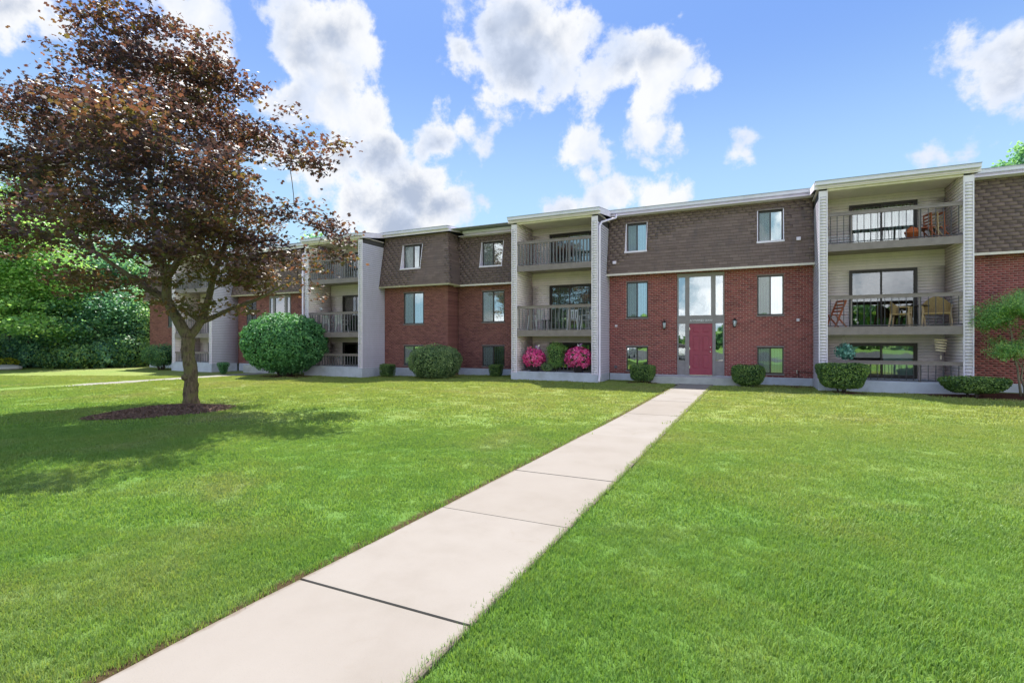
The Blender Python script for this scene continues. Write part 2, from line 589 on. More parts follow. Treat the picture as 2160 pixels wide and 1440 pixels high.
M['leaf_yellow'] = leaf_mat('leaf_yellow', [(0.0, (0.20, 0.30, 0.03)), (1.0, (0.55, 0.55, 0.05))], 0.35, (1.2, 1.2, 0.5), 0.4, 3.0)
M['petal'] = leaf_mat('petal', [(0.0, (0.60, 0.04, 0.20)), (0.5, (0.88, 0.09, 0.36)), (1.0, (0.95, 0.30, 0.55))], 0.35, (1.2, 1.1, 1.1), 0.3, 3.0)
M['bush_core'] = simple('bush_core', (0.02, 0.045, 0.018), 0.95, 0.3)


def grass_shader(name, blades):
    m = new_mat(name)
    g = G(m)
    p = g.pos()
    x, y, z = g.xyz(p)[:3]
    p2 = g.comb(x, y, 0.0)
    big = g.noise(p2, 0.22, 4.0, 0.6, 0.4)
    mid = g.noise(p2, 1.1, 3.0, 0.5, 0.3)
    f = g.m('MULTIPLY_ADD', g.m('ADD', g.m('MULTIPLY', big, 0.65), g.m('MULTIPLY', mid, 0.35)), 1.2, -0.11)
    if blades:
        f = g.m('ADD', f, g.m('MULTIPLY', g.m('SUBTRACT', g.attr('rnd'), 0.5), 0.22))
    else:
        f = g.m('ADD', f, g.m('MULTIPLY', g.m('SUBTRACT', g.noise(p2, 35.0, 4.0, 0.8), 0.5), 0.35))
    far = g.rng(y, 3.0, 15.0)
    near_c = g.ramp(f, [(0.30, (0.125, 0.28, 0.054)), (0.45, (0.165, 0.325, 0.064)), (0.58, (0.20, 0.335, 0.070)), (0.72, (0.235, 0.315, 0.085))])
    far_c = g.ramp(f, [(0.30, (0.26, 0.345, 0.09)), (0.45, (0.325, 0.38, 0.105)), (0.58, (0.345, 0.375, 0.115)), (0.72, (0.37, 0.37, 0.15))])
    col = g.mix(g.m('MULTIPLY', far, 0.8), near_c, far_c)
    # dry straw patches
    dry = g.rng(g.noise(p2, 0.45, 3.0, 0.5, 0.6), 0.52, 0.75, 0, 0.35)
    col = g.mix(dry, col, (0.36, 0.35, 0.20))
    if blades:
        tip = g.attr('tip')
        col = g.mix(g.m('MULTIPLY', tip, 0.25), col, (0.28, 0.36, 0.12))
        pr = g.bsdf(col, 0.5, None, 0, 0.35)
        t = g.N.new('ShaderNodeBsdfTranslucent')
        g.L.new(g.mix(1.0, col, (1.3, 1.2, 0.7), 'MULTIPLY'), t.inputs[0])
        mx = g.N.new('ShaderNodeMixShader')
        mx.inputs[0].default_value = 0.35
        g.L.new(pr, mx.inputs[1])
        g.L.new(t.outputs[0], mx.inputs[2])
        g.out(mx.outputs[0])
    else:
        # bare soil along the walk edge
        wl = g.m('MINIMUM', g.m('MULTIPLY_ADD', y, .018, -2.86), -2.66)
        e1 = g.m('ABSOLUTE', g.m('SUBTRACT', g.m('SUBTRACT', x, wl), -0.03))
        e1 = g.m('ADD', e1, g.m('MULTIPLY', g.m('SUBTRACT', g.noise(p2, 5.0, 4.0, 0.7), 0.5), 0.22))
        edge = g.rng(e1, 0.15, 0.06)
        soil = g.ramp(g.noise(p, 45.0, 4.0, 0.7), [(0.3, (0.05, 0.028, 0.016)), (0.7, (0.15, 0.085, 0.05))])
        col = g.mix(edge, col, soil)
        col = g.mix(0.36, col, (0.03, 0.05, 0.015))  # darker soil tone, plus blade self-shade put into the ground colour
        h = g.noise(p2, 60.0, 4.0, 0.8)
        g.out(g.bsdf(col, 0.95, g.bump(h, 0.8, 0.03), 0, 0.1))
    return m


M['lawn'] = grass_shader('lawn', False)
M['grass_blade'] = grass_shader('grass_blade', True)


def mulch_mat(name, a, b, c):
    m = new_mat(name)
    g = G(m)
    p = g.pos()
    n = g.noise(g.v('MULTIPLY', p, (1.0, 1.6, 1.0)), 38.0, 5.0, 0.75, 1.2)
    col = g.ramp(n, [(0.3, a), (0.5, b), (0.72, c)])
    g.out(g.bsdf(col, 0.95, g.bump(n, 1.0, 0.03), 0, 0.15))
    return m


M['mulch'] = mulch_mat('mulch', (0.06, 0.04, 0.032), (0.21, 0.135, 0.105), (0.46, 0.34, 0.28))
M['mulch_red'] = mulch_mat('mulch_red', (0.04, 0.015, 0.01), (0.11, 0.045, 0.03), (0.2, 0.09, 0.06))


# ------------------------------------------------------------------ mesh helpers
def link(name, me, parent=None, loc=None):
    o = bpy.data.objects.new(name, me)
    COL.objects.link(o)
    if parent is not None:
        o.parent = parent
    if loc is not None:
        o.location = loc
    return o


def tag(o, label=None, cat=None, group=None, kind=None):
    for k, v in (('label', label), ('category', cat), ('group', group), ('kind', kind)):
        if v:
            o[k] = v
    return o


def empty(name, loc, label, cat, group=None, rz=0.0):
    o = bpy.data.objects.new(name, None)
    COL.objects.link(o)
    o.location = loc
    o.rotation_euler = (0, 0, rz)
    o.empty_display_size = 0.2
    return tag(o, label, cat, group)


class MB:
    def __init__(s):
        s.v, s.f, s.mi, s.sm = [], [], [], []

    def add(s, vs, fs, mi=0, smooth=False):
        b = len(s.v)
        s.v.extend([tuple(q) for q in vs])
        for f in fs:
            s.f.append(tuple(b + i for i in f))
            s.mi.append(mi)
            s.sm.append(smooth)

    def box(s, x0, x1, y0, y1, z0, z1, mi=0, skip=''):
        vs = [(x0, y0, z0), (x1, y0, z0), (x1, y1, z0), (x0, y1, z0), (x0, y0, z1), (x1, y0, z1), (x1, y1, z1), (x0, y1, z1)]
        fs = {'b': (0, 3, 2, 1), 't': (4, 5, 6, 7), 'f': (0, 1, 5, 4), 'r': (1, 2, 6, 5), 'k': (2, 3, 7, 6), 'l': (3, 0, 4, 7)}
        s.add(vs, [f for k, f in fs.items() if k not in skip], mi)

    def hexa(s, vs, mi=0):
        """8 corners: bottom ring 0-3, top ring 4-7"""
        s.add(vs, [(0, 3, 2, 1), (4, 5, 6, 7), (0, 1, 5, 4), (1, 2, 6, 5), (2, 3, 7, 6), (3, 0, 4, 7)], mi)

    def bar(s, a, b, w, h=None, mi=0):
        """square bar from a to b"""
        a, b = Vector(a), Vector(b)
        h = h or w
        d = (b - a).normalized()
        up = Vector((0, 0, 1)) if abs(d.z) < 0.95 else Vector((0, 1, 0))
        r = d.cross(up).normalized() * (w / 2)
        u = r.cross(d).normalized() * (h / 2)
        s.add([a - r - u, a + r - u, a + r + u, a - r + u, b - r - u, b + r - u, b + r + u, b - r + u],
              [(0, 1, 2, 3), (7, 6, 5, 4), (0, 4, 5, 1), (1, 5, 6, 2), (2, 6, 7, 3), (3, 7, 4, 0)], mi)

    def tube(s, pts, radii, n=8, mi=0, caps=True, jitter=None):
        pts = [Vector(p) for p in pts]
        rings = []
        prev = None
        for i, p in enumerate(pts):
            d = (pts[min(i + 1, len(pts) - 1)] - pts[max(i - 1, 0)]).normalized()
            if prev is None:
                up = Vector((0, 0, 1)) if abs(d.z) < 0.9 else Vector((1, 0, 0))
                r = d.cross(up).normalized()
            else:
                r = (prev - d * prev.dot(d)).normalized()
            prev = r
            u = d.cross(r)
            rad = radii[i] if hasattr(radii, '__len__') else radii
            ring = []
            for k in range(n):
                t = 2 * math.pi * k / n
                rr = rad * (jitter(i, k) if jitter else 1)
                ring.append(p + (r * math.cos(t) + u * math.sin(t)) * rr)
            rings.append(ring)
        vs = [q for ring in rings for q in ring]
        fs = []
        for i in range(len(pts) - 1):
            for k in range(n):
                a, b = i * n + k, i * n + (k + 1) % n
                fs.append((a, b, b + n, a + n))
        if caps:
            fs.append(tuple(range(n))[::-1])
            fs.append(tuple((len(pts) - 1) * n + k for k in range(n)))
        s.add(vs, fs, mi, True)

    def lathe(s, prof, center=(0, 0, 0), n=16, mi=0):
        cx, cy, cz = center
        vs = []
        for r, z in prof:
            for k in range(n):
                t = 2 * math.pi * k / n
                vs.append((cx + r * math.cos(t), cy + r * math.sin(t), cz + z))
        fs = []
        for i in range(len(prof) - 1):
            for k in range(n):
                a, b = i * n + k, i * n + (k + 1) % n
                fs.append((a, b, b + n, a + n))
        fs.append(tuple(range(n))[::-1])
        fs.append(tuple((len(prof) - 1) * n + k for k in range(n)))
        s.add(vs, fs, mi, True)

    def build_each(s, name, mats, parent=None, bevel=0.0):
        """every box collected here becomes an object of its own"""
        for i in range(0, len(s.f), 6):
            k = MB()
            v0 = min(min(f) for f in s.f[i:i + 6])
            k.add(s.v[v0:v0 + 8], [tuple(q - v0 for q in f) for f in s.f[i:i + 6]])
            k.build(name, mats, parent, bevel)

    def build(s, name, mats, parent=None, bevel=0.0, loc=None):
        me = bpy.data.meshes.new(name)
        me.from_pydata(s.v, [], s.f)
        if not isinstance(mats, (list, tuple)):
            mats = [mats]
        for m in mats:
            me.materials.append(M[m] if isinstance(m, str) else m)
        me.polygons.foreach_set('material_index', s.mi)
        me.polygons.foreach_set('use_smooth', s.sm)
        me.update()
        o = link(name, me, parent, loc)
        if bevel:
            b = o.modifiers.new('bevel', 'BEVEL')
            b.width = bevel
            b.segments = 2
            b.limit_method = 'ANGLE'
        return o


def np_mesh(name, verts, faces, mat, rnd=None, tip=None, smooth=False):
    """verts (N,3), faces (F,k) numpy arrays"""
    me = bpy.data.meshes.new(name)
    nv, (nf, k) = len(verts), faces.shape
    me.vertices.add(nv)
    me.vertices.foreach_set('co', verts.astype(np.float32).ravel())
    me.loops.add(nf * k)
    me.loops.foreach_set('vertex_index', faces.astype(np.int32).ravel())
    me.polygons.add(nf)
    me.polygons.foreach_set('loop_start', np.arange(nf, dtype=np.int32) * k)
    me.polygons.foreach_set('loop_total', np.full(nf, k, dtype=np.int32))
    if smooth:
        me.polygons.foreach_set('use_smooth', np.ones(nf, dtype=bool))
    me.update(calc_edges=True)
    if rnd is not None:
        a = me.attributes.new('rnd', 'FLOAT', 'POINT')
        a.data.foreach_set('value', rnd.astype(np.float32))
    if tip is not None:
        a = me.attributes.new('tip', 'FLOAT', 'POINT')
        a.data.foreach_set('value', tip.astype(np.float32))
    me.materials.append(M[mat] if isinstance(mat, str) else mat)
    return me


LEAF_SHAPES = {
    'maple': np.array([(0, -0.45), (0.20, -0.30), (0.50, -0.22), (0.28, 0.02), (0.42, 0.26), (0.13, 0.20), (0, 0.55), (-0.13, 0.20), (-0.42, 0.26), (-0.28, 0.02), (-0.50, -0.22), (-0.20, -0.30)]),
    'maple5': np.array([(0, -0.45), (0.48, -0.2), (0.2, 0.02), (0.42, 0.3), (0, 0.55), (-0.42, 0.3), (-0.2, 0.02), (-0.48, -0.2)]),
    'oval': np.array([(0, -0.5), (0.26, -0.05), (0, 0.5), (-0.26, -0.05)]),
    'blob': np.array([(0, -0.45), (0.36, -0.22), (0.40, 0.18), (0, 0.5), (-0.40, 0.18), (-0.36, -0.22)]),
    'petal': np.array([(0.0, -0.5), (0.42, -0.3), (0.5, 0.12), (0.18, 0.46), (-0.3, 0.42), (-0.5, 0.0), (-0.36, -0.36)]),
}


def leaf_cloud(name, pos, normals, size, mat, parent, shape='oval', rnd=None, curl=0.15, kind='stuff'):
    """one mesh of many leaves; pos (N,3), normals (N,3)"""
    N_ = len(pos)
    nrm = normals / (np.linalg.norm(normals, axis=1, keepdims=True) + 1e-9)
    ref = rng.normal(size=(N_, 3))
    a = np.cross(nrm, ref)
    a /= (np.linalg.norm(a, axis=1, keepdims=True) + 1e-9)
    b = np.cross(nrm, a)
    S = LEAF_SHAPES[shape]
    k = len(S)
    sz = (size * rng.uniform(0.65, 1.3, N_))[:, None]
    vs = np.empty((N_, k, 3))
    for i, (x, y) in enumerate(S):
        vs[:, i] = pos + a * (x * sz) + b * (y * sz) - nrm * (curl * (abs(x) + abs(y)) * sz)
    faces = np.arange(N_ * k).reshape(N_, k)
    if rnd is None:
        rnd = rng.uniform(0, 1, N_)
    me = np_mesh(name, vs.reshape(-1, 3), faces, mat, np.repeat(rnd, k))
    o = link(name, me, parent)
    return o


# ------------------------------------------------------------------ ground
WALK_V0, WALK_V1 = -4.0, 20.55


def walk_l(v):
    return min(-2.66, -2.86 + 0.018 * max(0.0, v)) + 0.004 * math.sin(v * 2.1)


def walk_r(v):
    return -1.475 + 0.002 * v


def build_ground():
    # one sheet, fine near the camera, coarse out to the horizon
    us = list(np.arange(-46, 16.01, 0.5))
    vs = list(np.arange(-6, 30.01, 0.5))
    us = [-900, -400, -200, -110, -70, -55] + us + [22, 34, 60, 120, 300, 900]
    vs = [-900, -300, -120, -60, -30, -15] + vs + [36, 48, 70, 120, 300, 900]
    V, F = [], []
    for v in vs:
        for u in us:
            inner = (-60 < u < 20 and -10 < v < 34)
            V.append((u, v, gz(u, v) if inner else gz(max(-60, min(20, u)), max(-10, min(34, v)))))
    nu = len(us)
    for j in range(len(vs) - 1):
        for i in range(nu - 1):
            a = j * nu + i
            F.append((a, a + 1, a + 1 + nu, a + nu))
    me = bpy.data.meshes.new('ground')
    me.from_pydata(V, [], F)
    me.polygons.foreach_set('use_smooth', [True] * len(F))
    me.materials.append(M['lawn'])
    o = link('ground', me)
    tag(o, kind='structure')
    return o


ground = build_ground()


def build_walk():
    """front walk: concrete slabs with open joints, lying a few centimetres proud of the soil"""
    base = MB()
    base.box(-2.72, -1.50, WALK_V0, WALK_V1, -0.08, -0.012)
    path = base.build('path', 'mulch')
    tag(path, kind='structure')
    joints = [(-4.0, 0), (-2.6, .006), (-0.9, .006), (0.83, .010), (2.53, .011), (4.23, .010), (5.85, .009), (8.70, .004), (11.58, .010), (14.4, .004), (17.2, .004), (WALK_V1, 0)]
    for (a, ga), (b, gb) in zip(joints, joints[1:]):
        m = MB()
        n = 6
        pts = [a + ga + (b - gb - a - ga) * i / n for i in range(n + 1)]
        top, rim = 0.028, 0.020
        V, F = [], []
        lift = random.uniform(-0.003, 0.003)
        for v in pts:
            e = 0.010
            jl, jr = random.uniform(-.004, .004), random.uniform(-.004, .004)
            l, r = walk_l(v) + jl, walk_r(v) + jr
            g = 0
            V += [(l, v, -0.06), (l, v, rim + lift), (l + e, v, top + lift), (r - e, v, top + lift), (r, v, rim + lift), (r, v, -0.06)]
        for i in range(n):
            for k in range(5):
                q = i * 6 + k
                F.append((q, q + 6, q + 7, q + 1)[::-1])
        F.append((0, 1, 2, 3, 4, 5)[::-1])
        F.append(tuple(n * 6 + k for k in range(6)))
        m.add(V, F)
        s = m.build('slab', 'concrete_walk', path)
    # second walk, to the farther entrance
    b2 = MB()
    b2.box(-26.05, -25.05, 6.0, 20.4, -0.3, -0.20)
    p2 = b2.build('path', 'mulch')
    tag(p2, kind='structure')
    v = 6.0
    while v < 20.3:
        m = MB()
        m.box(-26.10, -25.00, v + .006, min(v + 1.8, 20.4) - .006, -0.25, -0.162)
        m.build('slab', 'concrete_old', p2)
        v += 1.8


build_walk()


# ------------------------------------------------------------------ buildings
def lerp(a, b, t):
    return a + (b - a) * t


class Building:
    def __init__(s, name, loc, label, cat):
        s.root = empty(name, (0, 0, 0), label, cat)
        s.pieces = {}
        s.cache = {}
        s.frozen = {}

    def piece(s, kind, parent, corners, mat):
        """corners: 8 points, back ring (4) then front ring (4)"""
        c = sum(corners[4:], Vector()) / 4
        d = (c - Vector((0, 0, EYE))).length
        size = (corners[5] - corners[4]).length
        vis = (c - Vector((0, 0, EYE)))
        # in front of the camera and inside the frame?
        z = vis.dot(CF)
        a = vis.dot(CR) / z if z > 0 else 9
        b = vis.z / z if z > 0 else 9
        seen = abs(a) < 1.01 and abs(b) < 0.68
        s.pieces.setdefault(kind, []).append((-(size / d) if seen else 1.0, id(parent), parent, corners, mat))

    FACES = [(4, 5, 6, 7), (0, 1, 5, 4), (1, 2, 6, 5), (2, 3, 7, 6), (3, 0, 4, 7)]

    def flush(s, limits):
        for kind, lst in s.pieces.items():
            lim = limits.get(kind, 300)
            if kind in ('brick',):
                # whole bricks first, nearest first
                lst.sort(key=lambda t: (t[0] > 0, round(-(t[3][5] - t[3][4]).length, 2), (t[3][4] - Vector((0, 0, EYE))).length))
            else:
                lst.sort(key=lambda t: t[0])
            for _, _, parent, cs, mat in lst[:lim]:
                c = sum(cs, Vector()) / 8
                rel = [q - c for q in cs]
                key = (kind, mat, tuple(round(x, 3) for q in rel for x in q))
                me = s.cache.get(key)
                if me is None:
                    me = bpy.data.meshes.new(kind)
                    me.from_pydata([tuple(q) for q in rel], [], s.FACES)
                    me.materials.append(M[mat])
                    s.cache[key] = me
                link(kind, me, parent, tuple(c))
            rest = {}
            for _, pid, parent, cs, mat in lst[lim:]:
                rest.setdefault((pid, mat), (parent, []))[1].append(cs)
            for (pid, mat), (parent, cl) in rest.items():
                V = np.array([[tuple(q) for q in cs] for cs in cl]).reshape(-1, 3)
                F = (np.arange(len(cl))[:, None, None] * 8 + np.array(s.FACES)[None]).reshape(-1, 4)
                me = np_mesh(kind + 's', V, F, mat)
                o = link(kind + '_courses', me, parent)
                tag(o, kind='stuff')

    def courses(s, kind, parent, P0, P1, Q0, Q1, n, rowh, plen, thick, thick_top, gap, mat, openings=(), axis=0, off=lambda r: 0.0, vgap=None):
        P0, P1, Q0, Q1, n = map(Vector, (P0, P1, Q0, Q1, n))
        n = n.normalized()
        vgap = gap if vgap is None else vgap
        H = ((Q0 + Q1) / 2 - (P0 + P1) / 2).length
        zr = Q0.z - P0.z
        rows = int(math.ceil(H / rowh - 1e-6))
        for r in range(rows):
            za, zb = P0.z + zr * r * rowh / H, min(P0.z + zr * (r + 1) * rowh / H, Q0.z)
            cuts = sorted({za, zb} | {z for o in openings for z in o[2:4] if za < z < zb})
            for z0, z1 in zip(cuts, cuts[1:]):
                if z1 - z0 < 0.012:
                    continue
                zm = (z0 + z1) / 2
                t0, t1 = (z0 - P0.z) / zr, (z1 - P0.z) / zr
                g0 = vgap / 2 if z0 == za else 0
                g1 = vgap / 2 if z1 == zb else 0
                tA, tB = t0 + g0 / H, t1 - g1 / H
                A, B, A2, B2 = lerp(P0, Q0, tA), lerp(P1, Q1, tA), lerp(P0, Q0, tB), lerp(P1, Q1, tB)
                sa, sb = A[axis], B[axis]
                segs = [(min(sa, sb), max(sa, sb))]
                for o in openings:
                    if o[2] < zm < o[3]:
                        new = []
                        for x0, x1 in segs:
                            if o[1] <= x0 or o[0] >= x1:
                                new.append((x0, x1))
                                continue
                            if x0 < o[0]:
                                new.append((x0, o[0]))
                            if x1 > o[1]:
                                new.append((o[1], x1))
                        segs = new
                for x0, x1 in segs:
                    if plen:
                        st = math.floor((x0 + 100) / plen + off(r)) + 1
                        xs = [x0]
                        while (st - off(r)) * plen - 100 < x1 - 1e-4:
                            xs.append((st - off(r)) * plen - 100)
                            st += 1
                        xs.append(x1)
                    else:
                        xs = [x0, x1]
                    for a, b in zip(xs, xs[1:]):
                        if b - a < 0.02 + gap:
                            continue
                        a += gap / 2
                        b -= gap / 2
                        den = (sb - sa)
                        den2 = (B2[axis] - A2[axis])
                        # pieces keep their direction from P0 to P1
                        f0, f1 = (a - sa) / den, (b - sa) / den
                        if den < 0:
                            f0, f1 = f1, f0
                        h0 = min(max((lerp(A, B, f0)[axis] - A2[axis]) / den2, 0), 1)
                        h1 = min(max((lerp(A, B, f1)[axis] - A2[axis]) / den2, 0), 1)
                        c0, c1 = lerp(A, B, f0), lerp(A, B, f1)
                        c3, c2 = lerp(A2, B2, h0), lerp(A2, B2, h1)
                        j = random.uniform(-0.0008, 0.0008) if kind == 'brick' else 0.0
                        s.piece(kind, parent, [c0, c1, c2, c3, c0 + n * (thick + j), c1 + n * (thick + j), c2 + n * (thick_top + j), c3 + n * (thick_top + j)], mat)

    def sheet(s, name, P0, P1, Q0, Q1, mat, openings=(), axis=0, parent=None):
        """a wall sheet with rectangular openings"""
        P0, P1, Q0, Q1 = map(Vector, (P0, P1, Q0, Q1))
        zs = sorted({P0.z, Q0.z} | {z for o in openings for z in o[2:4] if P0.z < z < Q0.z})
        lo, hi = min(P0[axis], P1[axis]), max(P0[axis], P1[axis])
        xs = sorted({lo, hi} | {x for o in openings for x in o[0:2] if lo < x < hi})
        m = MB()
        for z0, z1 in zip(zs, zs[1:]):
            for x0, x1 in zip(xs, xs[1:]):
                zm, xm = (z0 + z1) / 2, (x0 + x1) / 2
                if any(o[0] < xm < o[1] and o[2] < zm < o[3] for o in openings):
                    continue
                t0, t1 = (z0 - P0.z) / (Q0.z - P0.z), (z1 - P0.z) / (Q0.z - P0.z)
                f0, f1 = (x0 - P0[axis]) / (P1[axis] - P0[axis]), (x1 - P0[axis]) / (P1[axis] - P0[axis])
                if f0 > f1:
                    f0, f1 = f1, f0
                A, B, A2, B2 = lerp(P0, Q0, t0), lerp(P1, Q1, t0), lerp(P0, Q0, t1), lerp(P1, Q1, t1)
                m.add([lerp(A, B, f0), lerp(A, B, f1), lerp(A2, B2, f1), lerp(A2, B2, f0)], [(0, 1, 2, 3)])
        return m.build(name, mat, parent or s.root)


def pleats(m, u0, u1, z0, z1, v, pitch=0.09, amp=0.012, mi=0):
    n = max(2, int((u1 - u0) / pitch))
    w = (u1 - u0) / n
    for i in range(n):
        a, b = u0 + i * w, u0 + (i + 0.93) * w
        m.add([(a, v + amp, z0), (b, v - amp, z0), (b, v - amp, z1), (a, v + amp, z1)], [(0, 1, 2, 3)], mi)


def window(b, u0, u1, z0, z1, v, sill='brown', left_glass='glass_dim', right_glass='glass', blind='blind', screen=True, sill_v=None, open_blind=False):
    fr = MB()
    w = 0.045
    va, vb_ = v + 0.015, v + 0.075
    fr.box(u0, u1, va, vb_, z0, z0 + w)
    fr.box(u0, u1, va, vb_, z1 - w, z1)
    fr.box(u0, u0 + w, va, vb_, z0 + w, z1 - w)
    fr.box(u1 - w, u1, va, vb_, z0 + w, z1 - w)
    um = (u0 + u1) / 2
    fr.box(um - 0.025, um + 0.02, va + 0.005, vb_ - 0.005, z0 + w, z1 - w)
    # jamb liner that closes the wall opening
    d0 = v + 0.0755
    for x0, x1, a, c in ((u0, u0 + .02, z0, z1), (u1 - .02, u1, z0, z1)):
        fr.box(x0, x1, d0, v + 0.16, a, c)
    fr.box(u0 + .02, u1 - .02, d0, v + 0.16, z0, z0 + .02)
    fr.box(u0 + .02, u1 - .02, d0, v + 0.16, z1 - .02, z1)
    f = fr.build('window', 'frame_dark', b.root)
    p = MB()
    p.box(u0 + w, um - 0.025, v + 0.035, v + 0.041, z0 + w, z1 - w)
    p.build('pane', left_glass, f)
    p = MB()
    p.box(um + 0.02, u1 - w, v + 0.055, v + 0.061, z0 + w, z1 - w)
    p.build('pane', right_glass, f)
    if screen:
        p = MB()
        p.add([(u0 + w, v + .026, z0 + w), (um - .025, v + .026, z0 + w), (um - .025, v + .026, z1 - w), (u0 + w, v + .026, z1 - w)], [(0, 1, 2, 3)])
        p.build('insect_screen', 'screen', f)
    bl = MB()
    if open_blind:
        pleats(bl, u0 + .02, um - .1, z0 + .03, z1 - .03, v + 0.13)
        n = 6
        for i in range(n):
            x = um - .05 + i * (u1 - um) / n
            bl.box(x, x + .012, v + .10, v + .17, z0 + .03, z1 - .03)
    else:
        pleats(bl, u0 + .02, u1 - .02, z0 + .03, z1 - .03, v + 0.13)
    bl.build('blind', blind, f)
    if sill == 'brown':
        s = MB()
        s.box(u0 - .03, u1 + .03, v - .03, v + .014, z0 - .055, z0 + .002)
        s.build('sill', 'trim_brown', f)
        s = MB()
        s.box(u0 - .02, u1 + .02, v - .018, v + .012, z1 + .001, z1 + .05)
        s.build('lintel', 'trim_brown', f)
    elif sill == 'white':
        s = MB()
        s.box(u0 - .05, u1 + .05, sill_v - .03, v + .012, z0 - .075, z0 - .002)
        s.build('sill', 'white_trim', f, 0.004)
    return f


def mansard_v(z, vb_):
    """outward position of the mansard face at height z"""
    t = (z - Z_MANS0) / (6.98 - Z_MANS0)
    return vb_ - 0.45 * (1 - t)


def mansard(b, u0, u1, vw, ztop, wins, side=None):
    """shingled mansard front over a brick wall; wins = (u0, u1, z0, z1)"""
    ops = list(wins)
    v0, v1 = vw - 0.45, vw - 0.45 * (6.98 - ztop) / 2.48 if ztop < 6.98 else vw
    P0, P1 = (u0, v0, Z_MANS0), (u1, v0, Z_MANS0)
    Q0, Q1 = (u0, vw, 6.98), (u1, vw, 6.98)
    if side:
        P1 = (u1 + 0.40, v0, Z_MANS0)
    back = b.sheet('mansard', P0, P1, Q0, Q1, 'underlay', ops)
    nrm = Vector((0, -2.48, 0.45)).normalized()
    b.courses('shingle', back, P0, P1, Q0, Q1, nrm, SH_H, SH_L, 0.019, 0.003, 0.006, 'shingle', ops, 0, lambda r: (r * 0.37), vgap=0.0)
    # top strip up to the eaves
    if ztop > 6.98:
        m = MB()
        m.box(u0, u1, vw, vw + .03, 6.98, ztop)
        m.build('frieze', 'shingle', b.root)
    # ledge under the mansard
    m = MB()
    e = 0.40 if side else 0.0
    m.box(u0, u1 + e, v0 - 0.02, v0 + 0.06, Z_MANS0 - 0.075, Z_MANS0)
    m.box(u0, u1 + (0 if not side else 0), v0 + 0.06, vw - 0.012, Z_MANS0 - 0.035, Z_MANS0)
    if side:
        m.box(u1 + e - 0.08, u1 + e, v0 + 0.06, side, Z_MANS0 - 0.075, Z_MANS0)
        m.box(u1, u1 + e - .08, v0 + 0.06, side, Z_MANS0 - 0.035, Z_MANS0)
    m.build('ledge', 'cream_trim' if vw > 21.7 else 'tan_trim', b.root)
    if side:
        P0, P1 = (u1 + 0.40, v0, Z_MANS0), (u1 + 0.40, side, Z_MANS0)
        Q0, Q1 = (u1, vw, 6.98), (u1, side, 6.98)
        bk = b.sheet('mansard', P0, P1, Q0, Q1, 'underlay', (), 1)
        b.courses('shingle', bk, P0, P1, Q0, Q1, (2.48, 0, 0.40), SH_H, SH_L, 0.019, 0.003, 0.006, 'shingle', (), 1, lambda r: (r * 0.37), vgap=0.0)
        m = MB()
        m.box(u1 - .03, u1, vw + .03, side, 6.98, ztop)
        m.build('frieze', 'shingle', b.root)
    # windows stand upright in the slope: cheeks, sill and head
    for (a, c, z0, z1) in wins:
        f = window(b, a + .03, c - .03, z0 + .02, z1 - .03, vw - 0.015, sill='white', sill_v=mansard_v(z0, vw))
        ch = MB()
        for x0, x1 in ((a - .004, a + .028), (c - .028, c + .004)):
            ys0, ys1 = mansard_v(z0, vw) - .012, mansard_v(z1, vw) - .012
            ch.hexa([(x0, ys0, z0), (x1, ys0, z0), (x1, vw + .1, z0), (x0, vw + .1, z0), (x0, ys1, z1), (x1, ys1, z1), (x1, vw + .1, z1), (x0, vw + .1, z1)])
        ch.build_each('cheek', 'white_trim', f)
        hd = MB()
        hd.box(a - .01, c + .01, mansard_v(z1, vw) - .02, vw + .05, z1 - .002, z1 + .035)
        hd.build('head', 'trim_brown', f)


def brick_wall(b, u0, u1, vw, z1, ops, mat, mortar, z0=Z_BRICK0):
    w = b.sheet('brick_wall', (u0, vw + .012, z0), (u1, vw + .012, z0), (u0, vw + .012, z1), (u1, vw + .012, z1), mortar, ops)
    b.courses('brick', w, (u0, vw + .012, z0), (u1, vw + .012, z0), (u0, vw + .012, z1), (u1, vw + .012, z1), (0, -1, 0), BRICK_H, BRICK_L, 0.012, 0.012, 0.014,
              mat, ops, 0, lambda r: 0.5 * (r % 2))
    return w


def gutter(b, u0, u1, v, z, ends=(0, 0), zend=None):
    """drip edge, gutter and fascia along the eaves"""
    m = MB()
    m.box(u0, u1, v - .13, v - .001, z - .125, z - .012)
    m.box(u0, u1, v - .145, v - .13, z - .035, z - .012)
    m.build('gutter', 'gutter', b.root, 0.006)
    m = MB()
    m.box(u0, u1, v, v + .03, z - .235, z - .012)
    m.build('fascia', 'white_trim', b.root)
    m = MB()
    m.box(u0 - .01, u1 + .01, v - .15, v + .3, z - .010, z + .012)
    m.build('drip_edge', 'roofing', b.root)


def rake(b, u, side, va, za, vb_, zb):
    """sloping fascia board along the side of a roof"""
    x0, x1 = (u, u + .03) if side > 0 else (u - .03, u)
    m = MB()
    m.hexa([(x0, va, za - .235), (x1, va, za - .235), (x1, vb_, zb - .235), (x0, vb_, zb - .235), (x0, va, za - .012), (x1, va, za - .012), (x1, vb_, zb - .012), (x0, vb_, zb - .012)])
    m.build('fascia', 'white_trim', b.root)


